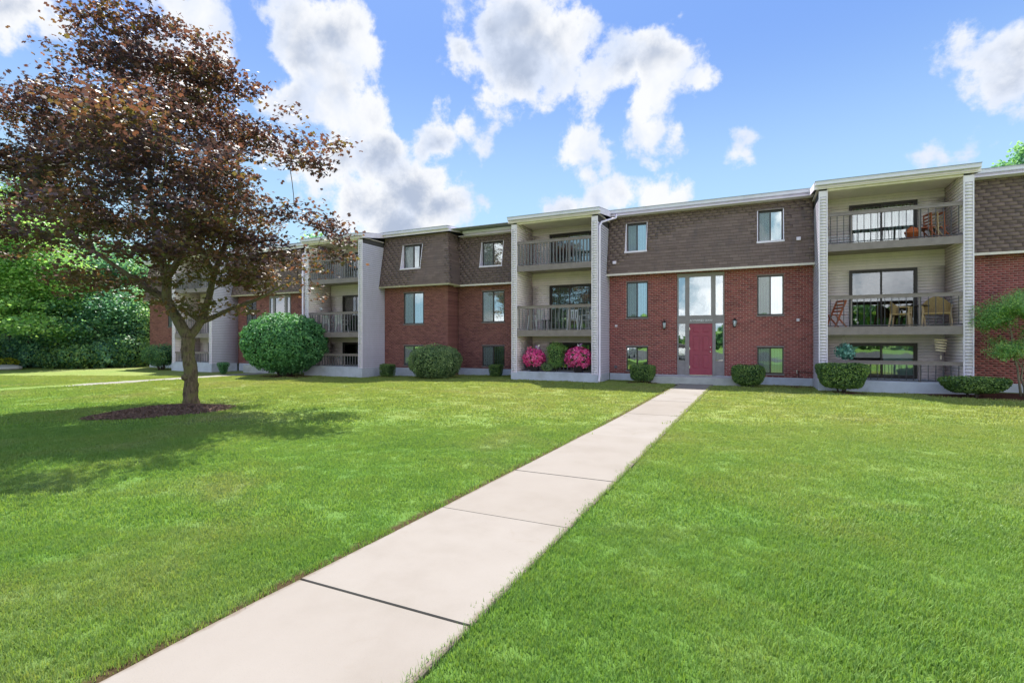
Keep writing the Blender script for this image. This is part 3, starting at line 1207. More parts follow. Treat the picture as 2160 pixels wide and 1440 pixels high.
def sliding_door(b, u0, u1, z0, z1, v, fill='dark', frame='frame_dark'):
    m = MB()
    w = 0.06
    m.box(u0, u1, v - .03, v + .09, z1 - w, z1)
    m.box(u0, u0 + w, v - .03, v + .09, z0, z1 - w)
    m.box(u1 - w, u1, v - .03, v + .09, z0, z1 - w)
    m.box(u0 + w, u1 - w, v - .01, v + .09, z0, z0 + .05)
    um = (u0 + u1) / 2 - .02
    f = m.build('sliding_door', frame, b.root)
    for i, (a, c, vv) in enumerate(((u0 + w, um + .03, v + .05), (um - .03, u1 - w, v + .015))):
        s = MB()
        zz0, zz1 = z0 + .055, z1 - w - .003
        e = .045
        s.box(a, a + e, vv - .015, vv + .015, zz0, zz1)
        s.box(c - e, c, vv - .015, vv + .015, zz0, zz1)
        s.box(a + e, c - e, vv - .015, vv + .015, zz0, zz0 + e * 1.4)
        s.box(a + e, c - e, vv - .015, vv + .015, zz1 - e, zz1)
        s.build('sash', frame, f)
        p = MB()
        p.box(a + e, c - e, vv - .003, vv + .003, zz0 + e * 1.4, zz1 - e)
        p.build('pane', 'glass_door' if fill == 'dark' else 'glass_dim', f)
    if fill == 'vertical':
        s = MB()
        n = 17
        for i in range(n):
            x = u0 + .1 + (u1 - u0 - .2) * i / (n - 1)
            s.add([(x - .028, v + .17, z0 + .06), (x + .028, v + .13, z0 + .06), (x + .028, v + .13, z1 - .1), (x - .028, v + .17, z1 - .1)], [(0, 1, 2, 3)])
        s.build('blind', 'curtain', f)
    elif fill == 'curtain':
        s = MB()
        pleats(s, u0 + .08, u1 - .08, z0 + .06, z1 - .08, v + .16, 0.10, 0.02)
        s.build('curtain', 'blind_grey', f)
    elif fill == 'half':
        s = MB()
        pleats(s, (u0 + u1) / 2 + .05, u1 - .08, z0 + .06, z1 - .08, v + .16, 0.10, 0.02)
        s.build('curtain', 'curtain', f)
    return f


def railing(b, u0, u1, v, z0, z1, style):
    rail, bal, pitch, bw = {'dark': ('trim_brown', 'rail_metal', 0.185, 0.018), 'grey': ('trim_brown', 'rail_grey', 0.165, 0.035), 'slat': ('trim_brown', 'rail_grey', 0.14, 0.055)}[style]
    m = MB()
    m.box(u0, u1, v - .03, v + .045, z1 - .11, z1 - .015)
    m.box(u0, u1, v - .045, v + .06, z1 - .015, z1 + .01)
    f = m.build('railing', rail, b.root)
    m = MB()
    m.box(u0, u1, v - .008, v + .018, z0 + .03, z0 + .055)
    m.build('bottom_rail', bal, f)
    n = int((u1 - u0) / pitch)
    bx = MB()
    h = z1 - .11 - z0 - .056
    bx.box(-bw / 2, bw / 2, -.009, .009, 0, h)
    first = bx.build('baluster', bal, f)
    for i in range(n):
        x = u0 + (u1 - u0) * (i + 0.5) / n
        o = first if i == 0 else first.copy()
        if i:
            COL.objects.link(o)
        o.location = (x, v + .005, z0 + .056)
    for x in (u0 + (u1 - u0) * .19, u0 + (u1 - u0) * .705):
        m = MB()
        m.box(x - .03, x + .03, v + .02, v + .065, z0 + .001, z1 - .112)
        m.build('post', rail, f)
    return f


def balcony_tower(b, uL, uR, vback, vfront, zg, styles, fills, inner='siding_cream', zroof=6.98):
    wt = 0.25
    zt = zroof - .28
    n = 0
    for side, (a, c) in enumerate(((uL, uL + wt), (uR - wt, uR))):
        z0 = 0.30
        core = MB()
        core.box(a + .014, c - .014, vfront + .14, vback, zt + .001, zroof - .205)
        core.box(a + .014, c - .014, vfront + .014, vback, z0, zt)
        w = core.build('wing_wall', 'siding_shadow', b.root)
        zb = z0
        ztt = z0 + 0.1 * int((zt - 0.12 - z0) / 0.1)
        zin = zroof - .21
        # front face
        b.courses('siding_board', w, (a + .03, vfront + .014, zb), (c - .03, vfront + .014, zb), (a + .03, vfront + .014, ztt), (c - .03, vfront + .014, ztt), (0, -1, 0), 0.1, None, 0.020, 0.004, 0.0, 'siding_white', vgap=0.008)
        # outer and inner faces
        outer_x = a + .014 if side == 0 else c - .014
        inner_x = c - .014 if side == 0 else a + .014
        no = (-1, 0, 0) if side == 0 else (1, 0, 0)
        ni = (1, 0, 0) if side == 0 else (-1, 0, 0)
        if side == 1:
            pts = [(outer_x, vfront + .035, zb), (outer_x, vback + .2, zb), (outer_x, vfront + .035, ztt), (outer_x, vback + .2, ztt)]
        else:
            pts = [(outer_x, vback + .2, zb), (outer_x, vfront + .035, zb), (outer_x, vback + .2, ztt), (outer_x, vfront + .035, ztt)]
        b.courses('siding_board', w, *pts, no, 0.1, None, 0.022, 0.004, 0.0, 'siding_white_shaded', (), 1, vgap=0.010)
        if side == 0:
            pts = [(inner_x, vfront + .035, zb), (inner_x, vback, zb), (inner_x, vfront + .035, zin), (inner_x, vback, zin)]
        else:
            pts = [(inner_x, vback, zb), (inner_x, vfront + .035, zb), (inner_x, vback, zin), (inner_x, vfront + .035, zin)]
        b.courses('siding_board', w, *pts, ni, 0.1, None, 0.020, 0.004, 0.0, inner, (), 1, vgap=0.008)
        # corner boards and cap
        m = MB()
        for x0, x1 in ((a - .004, a + .03), (c - .03, c + .004)):
            m.box(x0, x1, vfront - .006, vfront + .034, zb, ztt)
        m.box(a - .004, c + .004, vfront - .008, vfront + .034, ztt + .001, zt)
        m.build('corner_board', 'white_trim', w)
        # base under the wing wall
    # back wall with the three door openings
    L = [(0.37, 1.62), (2.12, 4.20), (4.88, 6.55)]
    doors = [(uL + 1.10, uL + 3.06, 0.37, 1.68 if False else 1.60), (uL + 1.10, uL + 3.06, 2.12, 4.18), (uL + 1.10, uL + 3.06, 4.88, 6.50)]
    P = [(uL + wt, vback, .3), (uR - wt, vback, .3), (uL + wt, vback, zt + .2), (uR - wt, vback, zt + .2)]
    bw = b.sheet('back_wall', *P, 'siding_shadow', doors)
    P2 = [(p[0], p[1], p[2]) for p in P]
    b.courses('siding_board', bw, *P2, (0, -1, 0), 0.1, None, 0.018, 0.003, 0.0, inner, doors, vgap=0.004)
    for (d, fill) in zip(doors, fills):
        sliding_door(b, d[0], d[1], d[2], d[3], vback, fill)
    # decks
    for zt_, zb_ in ((2.12, 1.87), (4.88, 4.65)):
        m = MB()
        m.box(uL + wt + .001, uR - wt - .001, vfront - .0, vfront + .05, zb_, zt_ + .012, 0)
        m.box(uL + wt + .001, uR - wt - .001, vfront + .05, vback - .015, zt_ - .05, zt_, 0)
        m.box(uL + wt + .001, uR - wt - .001, vfront + .05, vback - .015, zt_ - .13, zt_ - .052, 0)
        m.build('deck', 'trim_brown', b.root)
    # roof soffit, header beam
    m = MB()
    m.box(uL + wt + .001, uR - wt - .001, vfront + .01, vfront + .12, zroof - .295, zroof - .14)
    m.build('header_beam', 'cream_trim', b.root)
    m = MB()
    m.box(uL - .05, uR + .05, vfront - .15, vback - .02, zroof - .20, zroof - .17)
    m.build('soffit', 'siding_cream', b.root)
    # concrete base
    m = MB()
    m.box(uL - .02, uR + .02, vfront - .03, vback + .02, zg - .3, 0.30, 0)
    m.box(uL + wt + .02, uR - wt - .02, vfront - .028, vback - .02, 0.30, 0.37, 0)
    m.build('base', 'foundation', b.root, 0.01)
    # railings
    railing(b, uL + wt, uR - wt, vfront + (.62 if uL < -9 and uL > -10 else .06), 0.37, 1.02, styles[0])
    railing(b, uL + wt, uR - wt, vfront + .06, 2.135, 3.16, styles[1])
    railing(b, uL + wt, uR - wt, vfront + .06, 4.895, 5.93, styles[2])


def entry(b, uc, v, text=True):
    """two-storey glazed entrance with the panelled door; uc = centre"""
    z0, ztop = 0.29, 4.40
    x0, x1 = uc - .89, uc + .89
    m = MB()
    a, c = v - .03, v + .06
    m.box(x0, x0 + .05, a, c, z0, ztop)
    m.box(x1 - .05, x1, a, c, z0, ztop)
    m.box(x0 + .05, x1 - .05, a, c, 4.25, ztop)
    l1, l2, r1, r2 = uc - .58, uc - .42, uc + .40, uc + .57
    m.box(l1, l2, a - .004, c, z0, 2.37)
    m.box(r1 + .055, r2, a - .004, c, z0, 2.37)
    m.box(l1, l2, a - .004, c, 2.70, 4.25)
    m.box(r1, r2, a - .004, c, 2.70, 4.25)
    m.box(x0 + .05, x1 - .05, a - .008, c, 2.37, 2.62)
    m.box(x0 + .05, x1 - .05, a - .014, c, 2.62, 2.70)
    # lower panels
    m.box(x0 + .05, l1, v - .005, c, z0, .84)
    m.box(r2, x1 - .05, v - .005, c, z0, .84)
    m.box(x0 + .05, l1, v - .02, c, .84, .88)
    m.box(r2, x1 - .05, v - .02, c, .84, .88)
    f = m.build('entrance_frame', 'entry_frame', b.root)
    for (p, q, r, s, g_) in ((x0 + .05, l1, .88, 2.37, 'glass_dim'), (r2, x1 - .05, .88, 2.37, 'glass'), (x0 + .05, l1, 2.70, 4.25, 'glass'),
                             (l2, r1, 2.70, 4.25, 'glass'), (r2, x1 - .05, 2.70, 4.25, 'glass')):
        k = MB()
        k.box(p, q, v + .01, v + .016, r, s)
        k.build('pane', g_, f)
    k = MB()
    pleats(k, x0 + .06, l1, .9, 2.36, v + .5, .2, .0)
    pleats(k, r2, x1 - .06, .9, 2.36, v + .5, .2, .0)
    k.box(x0 - .2, x1 + .2, v + 1.4, v + 1.42, 2.5, 4.6)
    k.build('hall_wall', 'blind_grey', b.root)
    # door
    d0, d1, dz0, dz1 = l2 + .004, r1 + .05, .315, 2.365
    w = d1 - d0
    dm = MB()
    vf = v - .002
    dm.box(d0, d1, vf + .016, vf + .045, dz0, dz1)
    st = .115
    mid = (d0 + d1) / 2
    cols = [(d0 + st, mid - .05), (mid + .05, d1 - st)]
    rows = [(dz0 + .24, dz0 + .80), (dz0 + .93, dz0 + 1.56), (dz0 + 1.68, dz0 + 1.90)]
    dm.box(d0, d0 + st, vf, vf + .016, dz0, dz1)
    dm.box(d1 - st, d1, vf, vf + .016, dz0, dz1)
    dm.box(mid - .05, mid + .05, vf, vf + .016, dz0, dz1)
    zz = [dz0] + [z for r in rows for z in r] + [dz1]
    for i in range(0, len(zz), 2):
        for (p, q) in cols:
            dm.box(p, q, vf, vf + .016, zz[i], zz[i + 1])
    door = dm.build('door', 'door_red', b.root)
    for (r, s) in rows:
        for (p, q) in cols:
            k = MB()
            e = .03
            k.hexa([(p + e, vf + .0155, r + e), (q - e, vf + .0155, r + e), (q - e, vf + .0155, s - e), (p + e, vf + .0155, s - e),
                    (p + 2 * e, vf + .004, r + 2 * e), (q - 2 * e, vf + .004, r + 2 * e), (q - 2 * e, vf + .004, s - 2 * e), (p + 2 * e, vf + .004, s - 2 * e)])
            k.build('panel', 'door_red', door)
    k = MB()
    k.tube([(d1 - .07, vf - .001, dz0 + .93), (d1 - .07, vf - .03, dz0 + .93), (d1 - .07, vf - .055, dz0 + .93), (d1 - .07, vf - .07, dz0 + .93)], [.015, .012, .032, .02], 12)
    k.build('door_knob', 'chrome', door)
    k = MB()
    k.tube([(d1 - .07, vf - .001, dz0 + 1.10), (d1 - .07, vf - .02, dz0 + 1.10)], [.026, .022], 12)
    k.build('deadbolt', 'chrome', door)
    k = MB()
    k.box(d0 + .02, d1 - .02, vf - .006, vf - .0005, dz0 + .01, dz0 + .10)
    k.build('kick_plate', 'door_red', door)
    for z in (.25, 1.0, 1.8):
        k = MB()
        k.box(d0 - .004, d0 + .02, vf - .008, vf - .0005, dz0 + z, dz0 + z + .1)
        k.build('hinge', 'chrome', door)
    k = MB()
    k.box(d0, d1, v - .06, v + .05, .29, .314)
    k.build('threshold', 'chrome', b.root)
    if text:
        for body, x in (('A VYWRE', -.40), ('ID SEAW', .03)):
            t = bpy.data.curves.new('address_letters', 'FONT')
            t.body = body
            t.size = .115
            t.extrude = .006
            t.space_character = 0.93
            tmp = link('address_letters', t)
            bpy.context.view_layer.update()
            me = bpy.data.meshes.new_from_object(tmp)
            bpy.data.objects.remove(tmp)
            me.materials.clear()
            me.materials.append(M['letter_white'])
            o = link('address_letters', me, f, (uc + x, a - .016, 2.455))
            o.rotation_euler = (R(90), 0, 0)
        k = MB()
        k.add([(uc - .055, a - .014, 2.455), (uc + .005, a - .014, 2.455), (uc - .025, a - .014, 2.535)], [(0, 1, 2)])
        k.build('emblem', 'rail_grey', f)


def make_buildings():
    b = Building('apartment_building', (0, 0, 0), 'red brick apartment block with maroon front door and two white siding balcony towers', 'apartment building')
    VW = 21.8
    # ---- section between the two towers (entrance)
    u0, u1 = -5.73, 1.92
    ZB = Z_MANS0 - 0.03
    wins_mid = [(-4.985, -4.085, 2.65, 4.16), (0.05, 0.95, 2.65, 4.16)]
    wins_low = [(-4.985, -4.085, 0.42, 1.43), (0.05, 0.95, 0.42, 1.43)]
    ent = (-2.90, -1.12, 0.25, 4.42)
    brick_wall(b, u0, u1, VW, ZB, wins_mid + wins_low + [ent], 'brick_red', 'mortar')
    for w in wins_mid:
        window(b, *w, VW)
    window(b, *wins_low[0], VW, blind='blind_grey', left_glass='glass', screen=False)
    window(b, *wins_low[1], VW, right_glass='glass_dim')
    entry(b, -2.01, VW)
    mansard(b, u0, u1, VW, 6.98, [(-4.985, -4.085, 5.42, 6.64), (0.05, 0.95, 5.42, 6.64)])
    gutter(b, -5.60, 1.80, 21.52, 7.20)
    # ---- right end section
    brick_wall(b, 5.97, 13.6, VW, ZB, [(8.2, 9.1, 2.65, 4.16), (8.2, 9.1, .42, 1.43)], 'brick_red', 'mortar')
    window(b, 8.2, 9.1, 2.65, 4.16, VW)
    window(b, 8.2, 9.1, .42, 1.43, VW)
    mansard(b, 5.97, 13.6, VW, 6.98, [(8.2, 9.1, 5.42, 6.64)])
    gutter(b, 6.12, 13.7, 21.52, 7.20)
    # ---- set-back section at the left end
    V2 = 22.6
    w2 = [(-12.44, -11.19, 2.62, 4.16), (-12.44, -11.19, 0.42, 1.43)]
    brick_wall(b, -13.87, -9.58, V2, ZB, w2, 'brick_dull', 'mortar_dull')
    window(b, *w2[0], V2)
    window(b, *w2[1], V2, open_blind=True)
    mansard(b, -13.84, -9.58, V2, 6.98, [(-12.44, -11.19, 5.38, 6.62)])
    gutter(b, -13.35, -9.55, 22.32, 7.20)
    # ---- towers
    balcony_tower(b, 1.92, 5.97, 21.72, 20.0, 0, ('dark', 'dark', 'dark'), ('half', 'dark', 'vertical'))
    balcony_tower(b, -9.56, -5.73, 21.72, 20.0, 0, ('grey', 'grey', 'slat'), ('dark', 'curtain', 'half'))
    for (a, c) in ((1.80, 6.08), (-9.66, -5.60)):
        gutter(b, a, c, 19.90, 6.98)
        rake(b, a, -1, 19.9, 6.98, 21.5, 7.19)
        rake(b, c, 1, 19.9, 6.98, 21.5 if c > -6 else 21.5, 7.19)
        m = MB()
        m.hexa([(a, 19.76, 6.975), (c, 19.76, 6.975), (c, 22.4, 7.31), (a, 22.4, 7.31), (a, 19.76, 6.995), (c, 19.76, 6.995), (c, 22.4, 7.335), (a, 22.4, 7.335)])
        m.build('porch_roof', 'roofing', b.root)
    # ---- roof, rear and end walls, foundation
    m = MB()
    m.hexa([(-13.86, 21.5, 7.20), (13.8, 21.5, 7.20), (13.8, 30, 7.75), (-13.86, 30, 7.75), (-13.86, 21.5, 7.225), (13.8, 21.5, 7.225), (13.8, 30, 7.78), (-13.86, 30, 7.78)])
    m.hexa([(-13.86, 30.01, 7.75), (13.8, 30.01, 7.75), (13.8, 37, 7.2), (-13.86, 37, 7.2), (-13.86, 30.01, 7.78), (13.8, 30.01, 7.78), (13.8, 37, 7.23), (-13.86, 37, 7.23)])
    m.build_each('roof', 'roofing', b.root)
    m = MB()
    m.box(-13.86, 13.6, 36.5, 36.7, -.3, 7.19)
    m.box(13.4, 13.6, 22.0, 36.49, -.3, 7.2)
    m.build_each('rear_wall', 'brick_dull', b.root)
    m = MB()
    m.box(-5.70, 1.90, VW - .02, VW + .2, -.4, Z_BRICK0 - .001)
    m.box(6.0, 13.6, VW - .02, VW + .2, -.4, Z_BRICK0 - .001)
    m.box(-13.83, -9.6, V2 - .02, V2 + .2, -.5, Z_BRICK0 - .001)
    m.build_each('foundation', 'foundation', b.root, .008)
    m = MB()
    m.box(-5.6, 1.9, 21.40, 21.79, 6.955, 6.977)
    m.box(6.1, 13.6, 21.40, 21.79, 6.955, 6.977)
    m.box(-13.6, -9.6, 22.2, 22.59, 6.955, 6.977)
    m.build_each('soffit', 'white_trim', b.root)
    # stoop
    m = MB()
    m.box(-3.75, -0.05, 20.62, 21.775, -.2, .27)
    m.build('stoop', 'stoop', b.root, .015)
    # downspout on the left tower
    m = MB()
    m.tube([(-5.30, 21.40, 7.0), (-5.33, 21.36, 6.86), (-5.50, 20.9, 6.70), (-5.64, 20.25, 6.48), (-5.665, 20.08, 6.30), (-5.665, 20.06, 5.5), (-5.665, 20.06, 0.45), (-5.64, 19.95, 0.26), (-5.60, 19.72, 0.06)],
           [.045] * 9, 8)
    m.build('downspout', 'white_trim', b.root)
    # small fixtures on the walls
    for (x, z) in ((-5.40, 4.98), (1.42, 5.42)):
        k = MB()
        y = mansard_v(z, VW)
        k.box(x - .07, x + .07, y - .10, y + .02, z - .06, z + .06)
        k.box(x - .05, x + .05, y - .13, y - .101, z - .07, z + .035)
        k.build('vent_hood', 'white_trim', b.root, .01)
    for (x, z) in ((-5.42, 2.32), (1.42, 2.45)):
        k = MB()
        k.box(x - .05, x + .05, VW - .05, VW - .001, z - .05, z + .05)
        k.build('vent_hood', 'white_trim', b.root, .008)
    k = MB()
    k.tube([(1.38, VW, .52), (1.38, VW - .08, .52), (1.38, VW - .12, .50), (1.38, VW - .13, .45)], [.018, .018, .02, .016], 8)
    k.tube([(1.38, VW - .05, .545), (1.38, VW - .05, .575)], [.035, .035], 8)
    k.build('hose_tap', 'chrome', b.root)
    k = MB()
    k.tube([(1.42, VW - .03, .50), (1.88, VW - .03, .50)], .012, 6)
    k.tube([(1.42, VW - .03, .50), (1.45, VW - .03, .30)], .012, 6)
    k.build('conduit', 'black_metal', b.root)
    k = MB()
    k.box(-5.50, -5.38, VW - .035, VW - .001, .50, .62)
    k.build('outlet_box', 'rail_grey', b.root, .006)
    for (x, y, zb) in ((-3.0, 26.0, 7.45), (-13.0, 27.0, 7.5)):
        k = MB()
        k.tube([(x, y, zb), (x, y, zb + .62)], .05, 10)
        k.build('vent_pipe', 'black_metal', b.root)
    b.flush({'brick': 300, 'shingle': 300, 'siding_board': 300})

    # ======== farther block on the left
    c = Building('apartment_building', (0, 0, 0), 'brown brick apartment block half hidden behind the purple-leaved tree', 'apartment building')
    V = 21.6
    ZL = 7.32
    w1 = [(-16.55, -15.30, 2.55, 4.16), (-16.55, -15.30, .42, 1.43)]
    brick_wall(c, -17.80, -13.87, V, ZB, w1, 'brick_dull', 'mortar_dull')
    window(c, *w1[0], V)
    window(c, *w1[1], V)
    mansard(c, -17.80, -13.86, V, 7.10, [(-16.55, -15.30, 5.38, 6.62)], side=22.58)
    gutter(c, -17.68, -13.62, 21.32, ZL)
    rake(c, -13.62, 1, 21.32, ZL, 22.9, ZL + .14)
    # return wall at the step
    m = MB()
    m.box(-13.90, -13.872, V + .02, V + 1.0, -.4, ZB)
    rw = m.build('return_wall', 'mortar_dull', c.root)
    c.courses('brick', rw, (-13.872, V + .012, Z_BRICK0), (-13.872, V + 1.0, Z_BRICK0), (-13.872, V + .012, ZB), (-13.872, V + 1.0, ZB), (1, 0, 0), BRICK_H, BRICK_L, .010, .010, .010, 'brick_dull', (), 1, lambda r: .5 * (r % 2))
    # entrance section
    sh = -19.92 - 3.76
    wm = [(-28.62, -27.72, 2.65, 4.16), (-23.58, -22.68, 2.65, 4.16)]
    wl = [(-28.62, -27.72, .42, 1.43), (-23.58, -22.68, .42, 1.43)]
    brick_wall(c, -29.4, -21.75, V, ZB, wm + wl + [(-26.54, -24.76, .25, 4.42)], 'brick_dull', 'mortar_dull')
    for w in wm + wl:
        window(c, *w, V)
    entry(c, -25.65, V, text=False)
    mansard(c, -29.4, -21.75, V, 6.98, [(-28.62, -27.72, 5.42, 6.64), (-23.58, -22.68, 5.42, 6.64)])
    gutter(c, -29.3, -21.85, 21.32, 7.26)
    brick_wall(c, -38.7, -33.25, V, ZB, [(-36.6, -35.7, 2.65, 4.16)], 'brick_dull', 'mortar_dull')
    window(c, -36.6, -35.7, 2.65, 4.16, V)
    mansard(c, -38.7, -33.25, V, 6.98, [])
    gutter(c, -38.8, -33.3, 21.32, 7.26)
    balcony_tower(c, -21.75, -17.80, 21.52, 19.88, -.17, ('grey', 'grey', 'slat'), ('dark', 'dark', 'half'), zroof=7.05)
    balcony_tower(c, -33.25, -29.4, 21.52, 19.88, -.17, ('grey', 'grey', 'slat'), ('dark', 'curtain', 'half'), zroof=7.05)
    for (a, d) in ((-21.87, -17.67), (-33.37, -29.28)):
        gutter(c, a, d, 19.78, 7.05)
        rake(c, a, -1, 19.78, 7.05, 21.3, 7.30)
        rake(c, d, 1, 19.78, 7.05, 21.3, 7.30)
        m = MB()
        m.hexa([(a, 19.64, 7.045), (d, 19.64, 7.045), (d, 22.3, 7.42), (a, 22.3, 7.42), (a, 19.64, 7.065), (d, 19.64, 7.065), (d, 22.3, 7.445), (a, 22.3, 7.445)])
        m.build('porch_roof', 'roofing', c.root)
    m = MB()
    m.hexa([(-38.9, 21.3, ZL), (-13.6, 21.3, ZL), (-13.6, 30, 7.85), (-38.9, 30, 7.85), (-38.9, 21.3, ZL + .025), (-13.6, 21.3, ZL + .025), (-13.6, 30, 7.88), (-38.9, 30, 7.88)])
    m.hexa([(-38.9, 30.01, 7.85), (-13.6, 30.01, 7.85), (-13.6, 37, 7.3), (-38.9, 37, 7.3), (-38.9, 30.01, 7.88), (-13.6, 30.01, 7.88), (-13.6, 37, 7.33), (-38.9, 37, 7.33)])
    m.build_each('roof', 'roofing', c.root)
    m = MB()
    m.box(-38.7, -13.88, 36.5, 36.7, -.5, 7.3)
    m.box(-38.7, -38.5, 21.7, 36.49, -.5, 7.3)
    m.build_each('rear_wall', 'tan_trim', c.root)
    m = MB()
    m.box(-38.7, -33.3, V - .02, V + .2, -.7, Z_BRICK0 - .001)
    m.box(-29.3, -21.8, V - .02, V + .2, -.7, Z_BRICK0 - .001)
    m.box(-17.78, -13.875, V - .02, V + .2, -.7, Z_BRICK0 - .001)
    m.build_each('foundation', 'foundation', c.root, .008)
    m = MB()
    m.box(-27.35, -23.85, 20.42, 21.575, -.4, .27)
    m.build('stoop', 'stoop', c.root, .015)
    m = MB()
    m.tube([(-21.60, 21.2, 7.0), (-21.82, 20.4, 6.6), (-21.82, 19.82, 6.3), (-21.82, 19.80, .3), (-21.80, 19.6, -.05)], [.045] * 5, 8)
    m.build('downspout', 'white_trim', c.root)
    c.flush({'brick': 0, 'shingle': 150, 'siding_board': 150})
    return b, c


B1, B2 = make_buildings()


# ------------------------------------------------------------------ trees
def skeleton(trunk_pts, tips, step=0.45, bias=0.35, grav=0.0):
    """connect every tip to the growing branch system; returns nodes, parents"""
    nodes = [np.array(p, float) for p in trunk_pts]
    par = [-1] + list(range(len(trunk_pts) - 1))
    plen = [0.0]
    for i in range(1, len(nodes)):
        plen.append(plen[-1] + np.linalg.norm(nodes[i] - nodes[i - 1]))
    P = np.zeros((len(nodes) + len(tips) * 14, 3))
    L = np.zeros(len(P))
    n = len(nodes)
    P[:n] = nodes
    L[:n] = plen
    par = par + [0] * (len(P) - n)
    top = np.array(trunk_pts[-1], float)
    minstart = max(1, len(trunk_pts) - 2)
    order = np.argsort(np.linalg.norm(tips - top, axis=1))
    tipidx = []
    for k in order:
        t = tips[k]
        d = np.linalg.norm(P[minstart:n] - t, axis=1)
        cost = d + bias * L[minstart:n]
        j = minstart + int(np.argmin(cost))
        dist = np.linalg.norm(P[j] - t)
        m = max(1, min(12, int(round(dist / step))))
        prev = j
        a = P[j].copy()
        perp = rng.normal(size=3) * 0.07 * dist
        for q in range(1, m + 1):
            f = q / m
            pt = a + (t - a) * f + perp * math.sin(math.pi * f)
            pt[2] += grav * math.sin(math.pi * f) * dist
            P[n] = pt
            L[n] = L[prev] + np.linalg.norm(pt - P[prev])
            par[n] = prev
            prev = n
            n += 1
        tipidx.append(prev)
    return P[:n], par[:n], tipidx


def branch_mesh(m, P, par, nt, rtip, rbase, exp_=2.3, sides=5, power=None):
    n = len(P)
    acc = np.zeros(n)
    child = np.zeros(n, int)
    for i in range(n - 1, 0, -1):
        a = acc[i] if acc[i] > 0 else rtip ** exp_
        acc[i] = a
        acc[par[i]] += a
        child[par[i]] += 1
    rad = acc ** (1 / exp_)
    k = rbase / rad[nt - 1] if rad[nt - 1] > 0 else 1
    rad = rtip + (rad - rtip) * k
    best = {}
    for i in range(nt, n):
        p = par[i]
        if p not in best or rad[i] > rad[best[p]]:
            best[p] = i
    for i in range(nt, n):
        p = par[i]
        r0 = rad[p] if best.get(p) == i else min(rad[p], rad[i] * 1.35)
        if p < nt:
            r0 = min(rbase, rad[i] * 1.5)
        s = sides if rad[i] > 0.02 else (4 if rad[i] > 0.012 else 3)
        a, b = Vector(P[p]), Vector(P[i])
        if (b - a).length < 1e-4:
            continue
        m.tube([a, b + (b - a) * .03], [r0, rad[i]], s, 0, False)
    return rad


def layered_tips(lobes, n, thr=-0.1, freq=(0.75, 0.75, 1.9), seed=0.0, zmin=None):
    """points inside ellipsoid lobes, thinned into layers with gaps"""
    vol = np.array([l[1][0] * l[1][1] * l[1][2] for l in lobes])
    pr = vol / vol.sum()
    out = []
    guard = 0
    while len(out) < n and guard < n * 40:
        guard += 1
        c, r, ax = lobes[rng.choice(len(lobes), p=pr)]
        d = rng.normal(size=3)
        d /= np.linalg.norm(d)
        rr = rng.uniform(0.25, 1.0) ** 0.45
        q = np.array(c) + (d * rr * np.array(r)) @ ax
        if zmin is not None and q[2] < zmin(q):
            continue
        v = noise.noise(Vector((q[0] * freq[0] + seed, q[1] * freq[1], q[2] * freq[2])))
        if v < thr:
            continue
        out.append(q)
    return np.array(out)


CAMAX = np.array([[CR.x, CR.y, 0], [CF.x, CF.y, 0], [0, 0, 1.0]])      # rows: right, away, up
EYEAX = np.eye(3)


def leaves_at(tips, per, spread, size, mat, parent, shape, up=1.2, name='crown'):
    N_ = len(tips) * per
    base = np.repeat(tips, per, axis=0)
    off = rng.normal(size=(N_, 3)) * np.array(spread)
    pos = base + off
    nrm = rng.normal(size=(N_, 3))
    nrm[:, 2] = np.abs(nrm[:, 2]) + up
    c = np.repeat(rng.uniform(0, 1, len(tips)), per)
    rnd = np.clip(0.55 * c + 0.45 * rng.uniform(0, 1, N_), 0, 1)
    return leaf_cloud(name, pos, nrm, size, mat, parent, shape, rnd)


